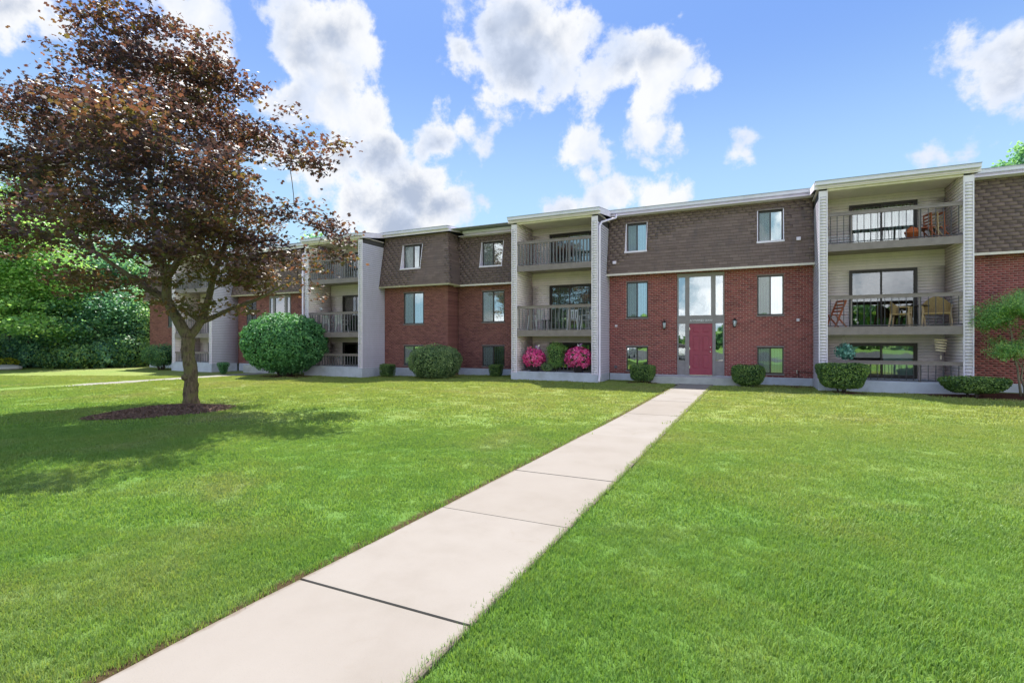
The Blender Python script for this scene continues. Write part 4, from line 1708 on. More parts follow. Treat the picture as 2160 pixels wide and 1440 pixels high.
def build_maple():
    Z0 = 13.2
    lob = []

    def L(x, y, rx, ry, d=0.0, rd=None):
        s = Z0 / FPX
        p = pxpos(x, y, Z0 + d)
        k = (Z0 + d) / FPX
        lob.append((tuple(p), (rx * k, (rd if rd else rx * 0.8) * s, ry * k), CAMAX))
    L(300, 0, 85, 95)
    L(285, 90, 120, 70)
    L(165, 85, 72, 52, .6)
    L(400, 150, 110, 75, -.6)
    L(445, 115, 34, 50, .3)
    L(330, 210, 215, 95)
    L(500, 200, 55, 60, .5)
    L(90, 225, 95, 55, .8)
    L(20, 300, 130, 95, -.5)
    L(150, 330, 140, 100, 1.5)
    L(470, 290, 115, 80, .8)
    L(600, 290, 55, 60, .4)
    L(672, 302, 66, 48)
    L(610, 380, 110, 60, -.5)
    L(655, 425, 62, 32, -.8)
    L(300, 400, 240, 110)
    L(130, 470, 120, 70, 1.2)
    L(210, 560, 100, 55, -.8)
    L(560, 480, 150, 80)
    L(672, 520, 76, 62, .4)
    L(690, 590, 44, 40, .3)
    L(430, 540, 190, 80, -1)
    L(500, 620, 80, 48, -.8)
    L(430, 645, 95, 26, .2)
    L(330, 625, 50, 26, .8)
    L(45, 205, 60, 40, .2)
    L(705, 560, 40, 50, 0)
    L(180, 600, 80, 34, .2)
    L(262, 612, 60, 30, -.6)
    L(590, 610, 80, 40, .6)
    L(-90, 380, 140, 130)
    L(-60, 500, 110, 80, .5)
    L(340, 330, 180, 120, -3.0)
    L(320, 300, 200, 140, 3.0)
    L(280, 480, 190, 80, -3.0)
    L(420, 470, 190, 80, 3.0)
    L(360, 600, 70, 40, 1.6)
    tips = layered_tips(lob, 2250, 0.085, (0.66, 0.66, 2.0), 4.0)
    base = Vector((TREE_U, TREE_V, -0.1))
    t = empty('maple_tree', base, 'purple-leaved maple with forked trunk standing in a mulch ring on the lawn', 'tree')
    fork = pxpos(408, 712, Z0)
    tp = [Vector((TREE_U, TREE_V, 0)) - Vector((0, 0, .15))]
    g0 = pxpos(402, 852, Z0)
    pts = [g0 + Vector((0, 0, -.25)), g0 + Vector((0, 0, .25)), pxpos(403, 790, Z0), pxpos(396, 745, Z0), pxpos(398, 712, Z0)]
    # two main limbs and side limb as part of the trunk path handled below
    limbA = [pts[-1], pxpos(372, 670, Z0 - .1), pxpos(352, 630, Z0 - .2), pxpos(350, 590, Z0 - .2), pxpos(335, 520, Z0), pxpos(320, 430, Z0 + .1), pxpos(312, 320, Z0 + .1), pxpos(300, 200, Z0)]
    limbB = [pts[-1], pxpos(422, 680, Z0 + .15), pxpos(440, 630, Z0 + .2), pxpos(452, 580, Z0 + .3), pxpos(480, 500, Z0 + .4), pxpos(505, 420, Z0 + .5), pxpos(500, 320, Z0 + .4)]
    limbC = [limbB[1], pxpos(452, 668, Z0 + .1), pxpos(490, 650, Z0 - .1), pxpos(545, 630, Z0 - .3), pxpos(600, 600, Z0 - .2)]
    limbD = [limbA[2], pxpos(318, 612, Z0 + .2), pxpos(270, 580, Z0 + .6), pxpos(200, 530, Z0 + .8), pxpos(120, 470, Z0 + .8)]
    limbE = [limbA[3], pxpos(380, 540, Z0 - .9), pxpos(400, 470, Z0 - 1.7), pxpos(380, 400, Z0 - 2.4)]
    limbF = [limbB[3], pxpos(420, 520, Z0 + 1.2), pxpos(380, 450, Z0 + 2.2), pxpos(360, 380, Z0 + 2.8)]
    m = MB()

    def jit(seed, amt):
        return lambda i, k: 1 + amt * noise.noise(Vector((k * 0.9 + seed, i * 0.55, seed)))

    def smooth(ptl, rr, n=4):
        out, ro = [], []
        for i in range(len(ptl) - 1):
            p0, p1, p2, p3 = ptl[max(i - 1, 0)], ptl[i], ptl[i + 1], ptl[min(i + 2, len(ptl) - 1)]
            for q in range(n):
                f = q / n
                out.append(0.5 * ((2 * p1) + (-p0 + p2) * f + (2 * p0 - 5 * p1 + 4 * p2 - p3) * f * f + (-p0 + 3 * p1 - 3 * p2 + p3) * f ** 3))
                ro.append(lerp(rr[i], rr[i + 1], f))
        out.append(ptl[-1])
        ro.append(rr[-1])
        return out, ro
    a, r = smooth(pts, [.225, .165, .148, .142, .165], 6)
    m.tube(a, r, 18, 0, True, jit(1, .28))
    for limb, rr in ((limbA, [.145, .125, .108, .092, .078, .065, .045, .025]), (limbB, [.115, .098, .085, .072, .056, .043, .03]), (limbC, [.075, .06, .045, .035, .022]),
                     (limbD, [.11, .085, .06, .045, .025]), (limbE, [.09, .07, .05, .03]), (limbF, [.08, .07, .05, .03])):
        a, r = smooth(limb, rr, 4)
        m.tube(a, r, 11, 0, True, jit(rr[0] * 50, .2))
    # knot and old pruning scar
    kp = pxpos(386, 796, Z0 - .2)
    m.tube([kp + CF * .12, kp + CF * .04, kp + CF * .01], [.10, .08, .05], 10)
    nodes = []
    seen = []
    trunk_nodes = [tuple(p) for p in pts]
    P0 = [np.array(p) for p in trunk_nodes]
    par0 = [-1, 0, 1, 2, 3]
    idx = {}

    def addlimb(limb, start):
        prev = start
        ids = []
        for p in limb[1:]:
            P0.append(np.array(p))
            par0.append(prev)
            prev = len(P0) - 1
            ids.append(prev)
        return ids
    A = addlimb(limbA, 4)
    Bq = addlimb(limbB, 4)
    C_ = addlimb(limbC, Bq[0])
    D_ = addlimb(limbD, A[1])
    E_ = addlimb(limbE, A[2])
    F_ = addlimb(limbF, Bq[2])
    # grow from these nodes
    n0 = len(P0)
    P = np.zeros((n0 + len(tips) * 12, 3))
    P[:n0] = np.array(P0)
    plen = np.zeros(len(P))
    for i in range(1, n0):
        plen[i] = plen[par0[i]] + np.linalg.norm(P[i] - P[par0[i]])
    par = par0 + [0] * (len(P) - n0)
    n = n0
    order = np.argsort(np.linalg.norm(tips - np.array(pts[-1]), axis=1))
    for k in order:
        tt = tips[k]
        d = np.linalg.norm(P[6:n] - tt, axis=1)
        j = 6 + int(np.argmin(d + .3 * plen[6:n]))
        dist = np.linalg.norm(P[j] - tt)
        mm = max(1, min(10, int(round(dist / .4))))
        prev = j
        s0 = P[j].copy()
        perp = rng.normal(size=3) * .08 * dist
        for q in range(1, mm + 1):
            f = q / mm
            pt = s0 + (tt - s0) * f + perp * math.sin(math.pi * f)
            P[n] = pt
            plen[n] = plen[prev] + np.linalg.norm(pt - P[prev])
            par[n] = prev
            prev = n
            n += 1
    P = P[:n]
    acc = np.zeros(n)
    for i in range(n - 1, 0, -1):
        if acc[i] == 0:
            acc[i] = .0035 ** 2.2
        acc[par[i]] += acc[i]
    rad = acc ** (1 / 2.2)
    for i in range(n0, n):
        p = par[i]
        r1 = min(rad[i], .05)
        r0 = min(rad[p], rad[i] * 1.5, .06)
        a_, b_ = Vector(P[p]), Vector(P[i])
        if (b_ - a_).length > 1e-4:
            m.tube([a_, b_], [r0, r1], 5 if r1 > .015 else 3, 0, False)
    # local coordinates relative to the empty
    m.v = [(x - base.x, y - base.y, z - base.z) for x, y, z in m.v]
    m.build('trunk', 'bark_maple', t)
    loc = tips - np.array(base)
    per = 27
    n_ = len(loc) * per
    pos = np.repeat(loc, per, axis=0) + rng.normal(size=(n_, 3)) * np.array((.22, .22, .075))
    nrm = rng.normal(size=(n_, 3))
    nrm[:, 2] = np.abs(nrm[:, 2]) + .9
    c = np.repeat(rng.uniform(0, 1, len(loc)), per)
    rnd = np.clip(.5 * c + .5 * rng.uniform(0, 1, n_), 0, 1) * .95
    inner = np.exp(-((pos[:, 0] ** 2 + pos[:, 1] ** 2) / 5.5 + np.maximum(0, pos[:, 2] - 2.4) ** 2 / 4.0))
    rnd = rnd * (1 - inner) + .80 * inner
    cr = leaf_cloud('crown', pos, nrm, .098, 'leaf_maple', t, 'maple5', rnd)
    tag(cr, kind='stuff')


build_maple()


def lathe_noise_disc(name, cx, cy, rx, ry, rot, h, mat, rings=8, n=40, zoff=0.01):
    m = MB()
    vs = [(0, 0, h)]
    pts = [(cx, cy, gz(cx, cy) + h)]
    for r in range(1, rings + 1):
        f = r / rings
        for k in range(n):
            t = 2 * math.pi * k / n
            w = 1 + .13 * noise.noise(Vector((math.cos(t) * 1.7, math.sin(t) * 1.7, rx)))
            x, y = rx * f * w * math.cos(t), ry * f * w * math.sin(t)
            u, v = cx + x * math.cos(rot) - y * math.sin(rot), cy + x * math.sin(rot) + y * math.cos(rot)
            z = gz(u, v) + h * math.cos(f * math.pi / 2) ** 1.2 + zoff + .02 * noise.noise(Vector((u * 6, v * 6, 0))) * (1 - f) - (0.03 if r == rings else 0)
            pts.append((u, v, z))
    fs = [(0, 1 + k, 1 + (k + 1) % n) for k in range(n)]
    for r in range(rings - 1):
        for k in range(n):
            a, b = 1 + r * n + k, 1 + r * n + (k + 1) % n
            fs.append((a, a + n, b + n, b))
    m.add(pts, fs, 0, True)
    o = m.build(name, mat)
    tag(o, kind='structure')
    return o


lathe_noise_disc('mulch_bed', -12.75, 7.45, 1.5, 1.12, R(62), .15, 'mulch')


def mulch_chips():
    N_ = 5200
    r = np.sqrt(rng.uniform(0, 1, N_))
    t = rng.uniform(0, 2 * math.pi, N_)
    x, y = 1.55 * r * np.cos(t), 1.18 * r * np.sin(t)
    c, s = math.cos(R(62)), math.sin(R(62))
    u, v = -12.75 + x * c - y * s, 7.45 + x * s + y * c
    z = np.array([gz(a, b) for a, b in zip(u, v)]) + .15 * np.cos(np.clip(r, 0, 1) * math.pi / 2) ** 1.2 + .022
    pos = np.stack([u, v, z], 1)
    nr = rng.normal(size=(N_, 3))
    nr[:, 2] = np.abs(nr[:, 2]) + 1
    o = leaf_cloud('mulch_chips', pos, nr, .055, 'mulch', None, 'oval', curl=0)
    tag(o, label='loose shredded bark chips ringing the purple maple trunk', cat='mulch', kind='stuff')


mulch_chips()


def generic_tree(name, label, loc, height, crown_r, mat, trunk_r=.2, n_tips=420, per=34, leaf=.22, clear=.22, seed=0.0, group=None, shape='blob', bark='bark', lobes=7, spread=.45, skew=(0, 0)):
    """broadleaf tree: tapered trunk, limbs and a crown of leaf sprays in uneven lobes"""
    base = Vector(loc)
    t = empty(name, base, label, 'tree', group)
    H = height
    ls = []
    rs = random.Random(int(seed * 977) + 5)
    ls.append(((skew[0] * .5, skew[1] * .5, H * .62), (crown_r * .72, crown_r * .72, H * .34), EYEAX))
    for i in range(lobes):
        a = i * 2.4 + rs.uniform(-.4, .4)
        f = rs.uniform(.35, .92)
        z = H * lerp(clear + .12, .86, (i + .5) / lobes)
        rr = crown_r * (0.62 - .25 * abs(z / H - .5)) * rs.uniform(.8, 1.15)
        q = crown_r * .62 * (1.15 - .55 * max(0, z / H - .45) * 2)
        ls.append(((q * math.cos(a) + skew[0] * z / H, q * math.sin(a) + skew[1] * z / H, z), (rr, rr, rr * .62), EYEAX))
    tips = layered_tips(ls, n_tips, -0.12, (2.2 / crown_r, 2.2 / crown_r, 5.0 / crown_r), seed * 3.1)
    tips = tips[tips[:, 2] > H * clear * .7]
    trunk = [(0, 0, -.3), (0.05, 0, H * .12), (rs.uniform(-.2, .2), rs.uniform(-.2, .2), H * clear), (rs.uniform(-.3, .3), rs.uniform(-.3, .3), H * .42), (skew[0] * .4, skew[1] * .4, H * .62)]
    P, par, ti = skeleton(trunk, tips, H * .07, .3)
    m = MB()
    m.tube([Vector(p) for p in trunk], [trunk_r * 1.35, trunk_r, trunk_r * .85, trunk_r * .55, trunk_r * .3], 9, 0, True)
    branch_mesh(m, P, par, 5, .012, trunk_r * .3, 2.3, 4)
    m.build('trunk', bark, t)
    cr = leaves_at(tips, per, (spread, spread, spread * .45), leaf, mat, t, shape, 0.8)
    tag(cr, kind='stuff')
    return t


def w_at(x, Z):
    p = pxpos(x, 720, Z)
    return (p.x, p.y, gz(max(-60, p.x), p.y))


def build_woods():
    T = [
        # x px, depth, height, radius, material, label
        (-35, 33, 12.0, 4.6, 'leaf_pale', 'pale green maple with layered branches at the left edge of the woods', 620, .22),
        (60, 36, 9.5, 3.6, 'leaf_pale', 'low bright green maple in front of the dark woods, left of the purple tree', 520, .2),
        (20, 44, 17.5, 5.2, 'leaf_green', 'tallest green tree rising over the woods at the far left', 620, .26),
        (120, 43, 13.5, 4.4, 'leaf_green', 'mid green tree of the woods seen through the purple leaves', 520, .25),
        (205, 41, 10.8, 4.0, 'leaf_deep', 'dark green tree in the woods, second before the brown block', 480, .24),
        (285, 44, 10.0, 3.6, 'leaf_green', 'fresh green tree at the end of the brown block', 460, .24),
        (145, 37.5, 6.0, 2.9, 'leaf_deep', 'small dark tree at the lawn edge between two bright green ones', 400, .2),
        (232, 38, 6.2, 2.6, 'leaf_deep', 'small round-headed dark tree beside the shrubs at the wood edge', 380, .2),
        (-120, 40, 16.0, 5.0, 'leaf_green', 'broad green tree only just in frame at the left', 480, .26),
    ]
    for i, (x, Z, H, r, mt, lab, nt, lf) in enumerate(T):
        generic_tree('broadleaf_tree', lab, w_at(x, Z), H, r, mt, .16 + H * .008, nt, 46, lf * .82, .12, 1.7 + i * 1.37, 'trees of the left woods')
    # dark mass of woods behind the nearer trees
    N_ = 62000
    x = np.where(rng.uniform(size=N_) < .5, rng.uniform(-300, 335, N_), rng.uniform(-1500, -250, N_))
    Z = rng.uniform(49, 60, N_)
    hgt = 9.0 + 5.5 * np.clip((150 - x) / 300, -0.35, 1.2) + 1.6 * np.sin(x * .045) + 1.0 * np.sin(x * .11 + 1)
    z = -.2 + rng.uniform(0, 1, N_) ** .8 * hgt
    a = (x - 1080) / FPX
    pos = np.stack([Z * (CF.x + CR.x * a), Z * (CF.y + CR.y * a), z], 1)
    nr = rng.normal(size=(N_, 3))
    nr[:, 2] = np.abs(nr[:, 2]) + .5
    o = leaf_cloud('woods', pos, nr, .75, 'leaf_deep', None, 'blob', curl=.2)
    tag(o, label='deep mass of woodland foliage behind the nearer trees', cat='woods', kind='stuff')
    # trees behind the apartment blocks
    generic_tree('broadleaf_tree', 'dark treetop peeping over the roof at the right edge', (28.2, 78.5, 0), 25.5, 4.2, 'leaf_deep', .3, 420, 40, .42, .3, 5.5, 'trees behind the apartment blocks', spread=.6)
    generic_tree('broadleaf_tree', 'dark treetop just visible over the roof beside the purple maple', (-44.5, 42.5, 0), 14.3, 3.4, 'leaf_deep', .3, 300, 36, .34, .3, 6.6, 'trees behind the apartment blocks', spread=.5)


build_woods()


def build_behind():
    m = MB()
    m.box(-60, 60, -40, -4.2, -.3, .012)
    o = m.build('parking_lot', 'asphalt')
    tag(o, kind='structure')
    N_ = 16000
    u = rng.uniform(-80, 80, N_)
    v = rng.uniform(-92, -80, N_)
    h = 6 + 2 * np.sin(u * .11) + 2.5 * np.sin(u * .27 + 2)
    pos = np.stack([u, v, rng.uniform(0, 1, N_) ** .8 * h], 1)
    nr = rng.normal(size=(N_, 3))
    nr[:, 2] = np.abs(nr[:, 2]) + .5
    o = leaf_cloud('woods', pos, nr, 1.3, 'leaf_green', None, 'blob', curl=.2)
    tag(o, label='belt of trees across the parking lot, mirrored in the windows', cat='woods', kind='stuff')
    for i, (x, y, rz, paint, lab) in enumerate(((-6.5, -8.0, 92, 'paint_white', 'white parked car across from the left windows'), (-0.8, -8.2, 90, 'paint_silver', 'silver parked car straight across from the maroon door'),
                                               (4.6, -7.9, 88, 'paint_dark', 'dark blue parked car across from the right balcony tower'), (-12.0, -8.1, 90, 'paint_silver', 'silver parked car farthest along the lot'))):
        t = empty('parked_car', (x, y, .012), lab, 'car', 'cars parked behind the viewpoint', R(rz))
        prof = [(-2.2, .35), (-2.25, .62), (-2.12, .85), (-1.2, .98), (-.55, 1.38), (.75, 1.42), (1.45, 1.02), (2.1, .94), (2.22, .6), (2.2, .32)]
        m = MB()
        lo = [(x_, -.86, z_) for x_, z_ in prof]
        hi = [(x_, .86, z_) for x_, z_ in prof]
        lo = [(x_, y_ + (.16 if z_ > 1.1 else 0), z_) for x_, y_, z_ in lo]
        hi = [(x_, y_ - (.16 if z_ > 1.1 else 0), z_) for x_, y_, z_ in hi]
        n = len(prof)
        m.add(lo + hi, [tuple(range(n))[::-1], tuple(range(n, 2 * n))] + [(k, (k + 1) % n, n + (k + 1) % n, n + k) for k in range(n)])
        m.build('body', paint, t, .05)
        for nm, q in (('windscreen', [(-1.13, 1.02), (-.60, 1.36)]), ('rear_window', [(.82, 1.39), (1.38, 1.06)])):
            m = MB()
            (xa, za), (xb, zb) = q
            dz = .02
            wa, wb = (.70, .60) if nm == 'windscreen' else (.60, .70)
            m.add([(xa, -wa, za + dz), (xa, wa, za + dz), (xb, wb, zb + dz), (xb, -wb, zb + dz)], [(0, 1, 2, 3)])
            m.build(nm, 'frame_dark', t)
        for sy in (-1, 1):
            m = MB()
            m.add([(-.95, sy * .85, 1.0), (1.2, sy * .85, 1.03), (.68, sy * .715, 1.36), (-.5, sy * .715, 1.33)], [(0, 1, 2, 3)])
            m.build('side_window', 'frame_dark', t)
            for wx in (-1.38, 1.35):
                m = MB()
                m.tube([(wx, sy * .70, .32), (wx, sy * .89, .32)], [.32, .32], 20)
                w_ = m.build('wheel', 'black_metal', t)
                m = MB()
                m.tube([(wx, sy * .885, .32), (wx, sy * .90, .32)], [.20, .19], 14)
                m.build('rim', 'paint_silver', w_)
        for y_ in (-.6, .6):
            m = MB()
            m.box(-2.27, -2.2, y_ - .16, y_ + .16, .62, .74)
            m.build('headlight', 'lamp_glass', t, .01)


build_behind()


# ------------------------------------------------------------------ shrubs
def shrub_points(N_, rx, ry, h, expo, taper, rough_, seed):
    """points on a clipped shrub: superellipse plan and profile, tapering towards the ground"""
    d = rng.uniform(-1, 1, (N_ * 4, 3))
    big = np.abs(d).max(axis=1)
    d = d / big[:, None]                                   # even over a cube's faces
    d = d[rng.uniform(size=len(d)) < 1 / (1 + 0 * big)][:N_]
    sc = np.array([rx, ry, h / 2])
    r = (np.abs(d) ** expo).sum(axis=1) ** (-1 / expo)
    d = d * r[:, None]
    grad = np.sign(d) * np.abs(d) ** (expo - 1) / sc
    nrm = grad / (np.linalg.norm(grad, axis=1, keepdims=True) + 1e-9)
    k = (d[:, 2] + 1) / 2
    tp = taper + (1 - taper) * k ** .8
    pos = d * sc
    pos[:, 0] *= tp
    pos[:, 1] *= tp
    if rough_:
        f = np.array([noise.noise(Vector((p[0] * 3.2 + seed, p[1] * 3.2, p[2] * 3.2))) for p in pos])
        pos += nrm * (f * rough_)[:, None]
    return pos, nrm


def shrub(name, label, x, y, zg, rx, ry, h, zb, mat, N_, leaf, expo=4.0, taper=.75, rough_=.03, group=None, stems=3, shape='oval', stem_mat='bark', depth=.05, cat='shrub', rz=0.0):
    """clipped or natural shrub: stems, twiggy core and a shell of leaves"""
    t = empty(name, (x, y, zg), label, cat, group, rz)
    seed = x * 3.7 + y
    pos, nrm = shrub_points(N_, rx, ry, h, expo, taper, rough_, seed)
    inw = rng.uniform(-1, .35, N_) * depth
    pos = pos + nrm * inw[:, None]
    pos[:, 2] += zb + h / 2
    n2 = nrm + rng.normal(size=(N_, 3)) * .65
    o = leaf_cloud('foliage', pos, n2, leaf, mat, t, shape)
    tag(o, kind='stuff')
    # inner twiggy mass
    m = MB()
    nr_, ns = 9, 18
    vs, fs = [], []
    k = .90
    e = 2.0 / expo
    for i in range(nr_ + 1):
        ph = -math.pi / 2 + math.pi * i / nr_
        for j in range(ns):
            th = 2 * math.pi * j / ns
            c, s = math.cos(ph), math.sin(ph)
            cp, sp = abs(c) ** e, math.copysign(abs(s) ** e, s)
            ct, st = math.cos(th), math.sin(th)
            ex, ey = math.copysign(abs(ct) ** e, ct), math.copysign(abs(st) ** e, st)
            tp = taper + (1 - taper) * ((sp + 1) / 2) ** .8
            q = Vector((rx * cp * ex * tp, ry * cp * ey * tp, h / 2 * sp))
            f = noise.noise(Vector((q.x * 3.2 + seed, q.y * 3.2, q.z * 3.2))) * rough_
            q = q * (k - depth * .5 / max(rx, .1)) + q.normalized() * (f - .02) if q.length > 0 else q
            vs.append((q.x, q.y, q.z + zb + h / 2))
    for i in range(nr_):
        for j in range(ns):
            a, b = i * ns + j, i * ns + (j + 1) % ns
            fs.append((a, b, b + ns, a + ns))
    m.add(vs, fs, 0, True)
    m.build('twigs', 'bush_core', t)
    m = MB()
    for i in range(stems):
        a = 2 * math.pi * i / stems + seed
        r = .10 * rx
        m.tube([(r * math.cos(a), r * math.sin(a), -.1), (r * 1.6 * math.cos(a), r * 1.6 * math.sin(a), zb * .7), (rx * .35 * math.cos(a), ry * .35 * math.sin(a), zb + h * .45)],
               [.035 * min(1.6, rx * 1.4), .028 * min(1.6, rx * 1.4), .015], 6)
    m.build('stem', stem_mat, t)
    return t


def build_shrubs():
    G1 = 'small clipped shrubs along the front of the apartment block'
    shrub('clipped_shrub', 'low square-topped clipped shrub left of the maroon door stoop', -4.05, 20.55, 0, .50, .38, .60, .12, 'leaf_box', 5200, 0.056, 5.5, .80, .02, G1)
    shrub('clipped_shrub', 'clipped shrub with leafy leaning front at the right end of the stoop', -.25, 20.50, 0, .60, .45, .70, .08, 'leaf_box', 6400, 0.062, 4.0, .72, .045, G1)
    shrub('clipped_shrub', 'wide flat-topped clipped shrub at the left foot of the right balcony tower', 2.48, 19.25, 0, .76, .50, .78, .17, 'leaf_box', 8400, 0.062, 5.5, .66, .03, G1)
    shrub('clipped_shrub', 'low spreading flat-topped shrub in the mulch at the right balcony tower corner', 5.72, 19.2, 0, .86, .52, .46, .16, 'leaf_box', 7600, 0.062, 3.8, .60, .035, G1)
    shrub('clipped_shrub', 'little dark boxy shrub beside the left balcony tower, left of the round bush', -16.8, 20.6, -.15, .34, .32, .60, .06, 'leaf_box', 4200, .045, 6, .9, .015, G1)
    shrub('clipped_shrub', 'little dark boxy shrub under the set-back windows, right of the round bush', -11.1, 21.5, -.05, .31, .30, .55, .06, 'leaf_box', 4000, .045, 5, .78, .015, G1)
    shrub('clipped_shrub', 'tiny bowl-shaped clipped shrub in front of the far siding wall', -27.1, 19.0, -.17, .30, .30, .62, .02, 'leaf_holly', 3000, .045, 5, .35, .01, G1)
    shrub('mound_shrub', 'grey-green rounded mound shrub beneath the brown windows', -13.55, 20.05, -.12, 1.28, 1.05, 1.58, .02, 'leaf_yew', 17000, .075, 2.3, .9, .10, None, 5, depth=.12)
    shrub('round_bush', 'large egg-shaped dark green clipped bush by the purple maple', -22.2, 19.0, -.17, 2.15, 1.95, 3.0, .22, 'leaf_holly', 30000, .135, 2.15, .92, .20, None, 7, depth=.22)
    shrub('loose_shrub', 'loose leafy shrub at the far left corner of the brown block', -34.6, 20.0, -.17, 1.15, 1.0, 1.35, .25, 'leaf_green', 9000, .09, 2.2, .7, .22, None, 5, depth=.25)
    # undergrowth at the edge of the woods
    g2 = 'wild shrubs along the edge of the woods'
    ug = [(10, 35.5, 1.5, 2.0, 'leaf_deep', 'dark wild shrub at the far left of the wood edge'),
          (70, 36.0, 1.4, 1.6, 'leaf_deep', 'wild shrub under the low bright maple'),
          (120, 35.5, 1.2, 1.3, 'leaf_green', 'small wild shrub below the small dark tree'),
          (172, 35.0, 1.3, 1.5, 'leaf_green', 'light arching wild shrub in the middle of the wood edge'),
          (222, 36.0, 1.2, 1.6, 'leaf_deep', 'wild shrub below the round-headed dark tree'),
          (268, 36.5, 1.4, 2.2, 'leaf_green', 'tall wild shrub at the right end of the wood edge'),
          (306, 38.0, 1.3, 4.2, 'leaf_green', 'leafy sapling thicket touching the end of the brown block'),
          (-60, 34.0, 1.6, 2.0, 'leaf_green', 'wild shrub just left of the rock garden')]
    for x, Z, r, h, mt, lab in ug:
        p = w_at(x, Z)
        shrub('wild_shrub', lab, p[0], p[1], p[2], r, r * .9, h, .05, mt, 5200, .14, 2.2, .85, .35, g2, 4, 'blob', depth=.4)
    # rock garden at the left edge
    p = w_at(12, 33.5)
    m = MB()
    vs, fs = [], []
    for i in range(9):
        for j in range(16):
            ph, th = -math.pi / 2 + math.pi * i / 8, 2 * math.pi * j / 16
            q = Vector((math.cos(ph) * math.cos(th) * 1.5, math.cos(ph) * math.sin(th) * .7, math.sin(ph) * .22))
            q *= 1 + .25 * noise.noise(q * 1.6)
            vs.append(q)
    for i in range(8):
        for j in range(16):
            a, b = i * 16 + j, i * 16 + (j + 1) % 16
            fs.append((a, b, b + 16, a + 16))
    m.add(vs, fs, 0, True)
    o = m.build('boulder', 'rock', loc=(p[0], p[1], p[2] + .1))
    tag(o, 'long flat grey boulder edging the lawn at the far left', 'boulder')
    p = w_at(5, 34.6)
    shrub('golden_shrub', 'low yellow-green shrub behind the flat grey boulder', p[0], p[1], p[2], 1.3, .7, .7, .05, 'leaf_yellow', 2600, .09, 2.2, .9, .12, None, 3)

    # cloud-pruned tree by the right edge
    base = Vector((7.15, 19.9, 0))
    t = empty('cloud_pruned_tree', base, 'small tree with flat leafy pads on pale stems by the right brick wall', 'tree')
    pads = [((-.35, -.1, 2.42), (1.15, .9, .42)), ((.95, .1, 2.75), (1.2, 1.0, .50)), ((.2, .3, 3.0), (.7, .6, .3)), ((-.95, 0, 2.15), (.55, .5, .22)),
            ((-.25, -.2, 1.52), (1.0, .8, .25)), ((.95, -.1, 1.70), (.9, .8, .28)), ((.35, .1, 1.98), (.7, .6, .16)), ((-.75, -.3, 1.32), (.45, .4, .14))]
    pos, nr = [], []
    pads = [((c[0] + .18, c[1], c[2]), (r[0] * .86, r[1] * .86, r[2] * .9)) for c, r in pads]
    for c, r in pads:
        n_ = int(15000 * r[0] * r[1])
        d = rng.normal(size=(n_, 3))
        d /= np.linalg.norm(d, axis=1, keepdims=True)
        d[:, 2] = np.where(d[:, 2] < -.25, -.25 * rng.uniform(0, 1, n_), d[:, 2])
        q = d * np.array(r) * (rng.uniform(.55, 1.15, n_)[:, None]) + rng.normal(size=(n_, 3)) * np.array((.06, .06, .05))
        f = np.array([noise.noise(Vector((a[0] * 2.3 + c[0], a[1] * 2.3, c[2]))) for a in q])
        q[:, 2] += f * .42 + .10 * np.array([noise.noise(Vector((a[0] * 7, a[1] * 7, c[2]))) for a in q])
        keep = f > -.38
        pos.append((q + np.array(c))[keep])
        d2 = d.copy()
        d2[:, 2] += .6
        nr.append((d2 + rng.normal(size=(n_, 3)) * .6)[keep])
    o = leaf_cloud('foliage', np.concatenate(pos), np.concatenate(nr), .052, 'leaf_pale', t, 'oval')
    tag(o, kind='stuff')
    m = MB()
    rs = random.Random(4)
    for (x, y), (tx, ty, tz) in zip([(-.12, .05), (.05, -.05), (.2, .1), (-.02, .12), (.3, -.02)], [(-.5, -.1, 2.3), (.7, .1, 2.55), (1.2, .1, 1.65), (-.3, -.1, 1.45), (.3, .2, 2.8)]):
        pts = [Vector((x, y, -.1))]
        for k in range(1, 6):
            f = k / 5
            pts.append(Vector((x + (tx - x) * f ** 1.3 + rs.uniform(-.05, .05), y + (ty - y) * f + rs.uniform(-.05, .05), tz * f)))
        m.tube(pts, [.035, .03, .027, .022, .018, .01], 6)
        for k in (3, 4):
            e = pts[k] + Vector((rs.uniform(-.5, .5), rs.uniform(-.3, .3), .25))
            m.tube([pts[k], e], [.013, .005], 4)
    m.build('trunk', 'bark_pale', t)
    # mulch in front of the blocks
    lathe_noise_disc('mulch_bed', 7.0, 20.0, 2.6, 1.5, 0, .03, 'mulch_red')
    lathe_noise_disc('mulch_bed', 2.5, 19.3, .75, .5, 0, .02, 'mulch_red', 4, 20)
    lathe_noise_disc('mulch_bed', -4.05, 20.6, .8, .55, 0, .02, 'mulch_red', 4, 20)
    lathe_noise_disc('mulch_bed', -22.0, 18.9, 1.9, 1.4, 0, .02, 'mulch_red', 4, 20)
    lathe_noise_disc('mulch_bed', 1.2, 21.1, .9, .5, 0, .02, 'mulch_red', 4, 20)


build_shrubs()


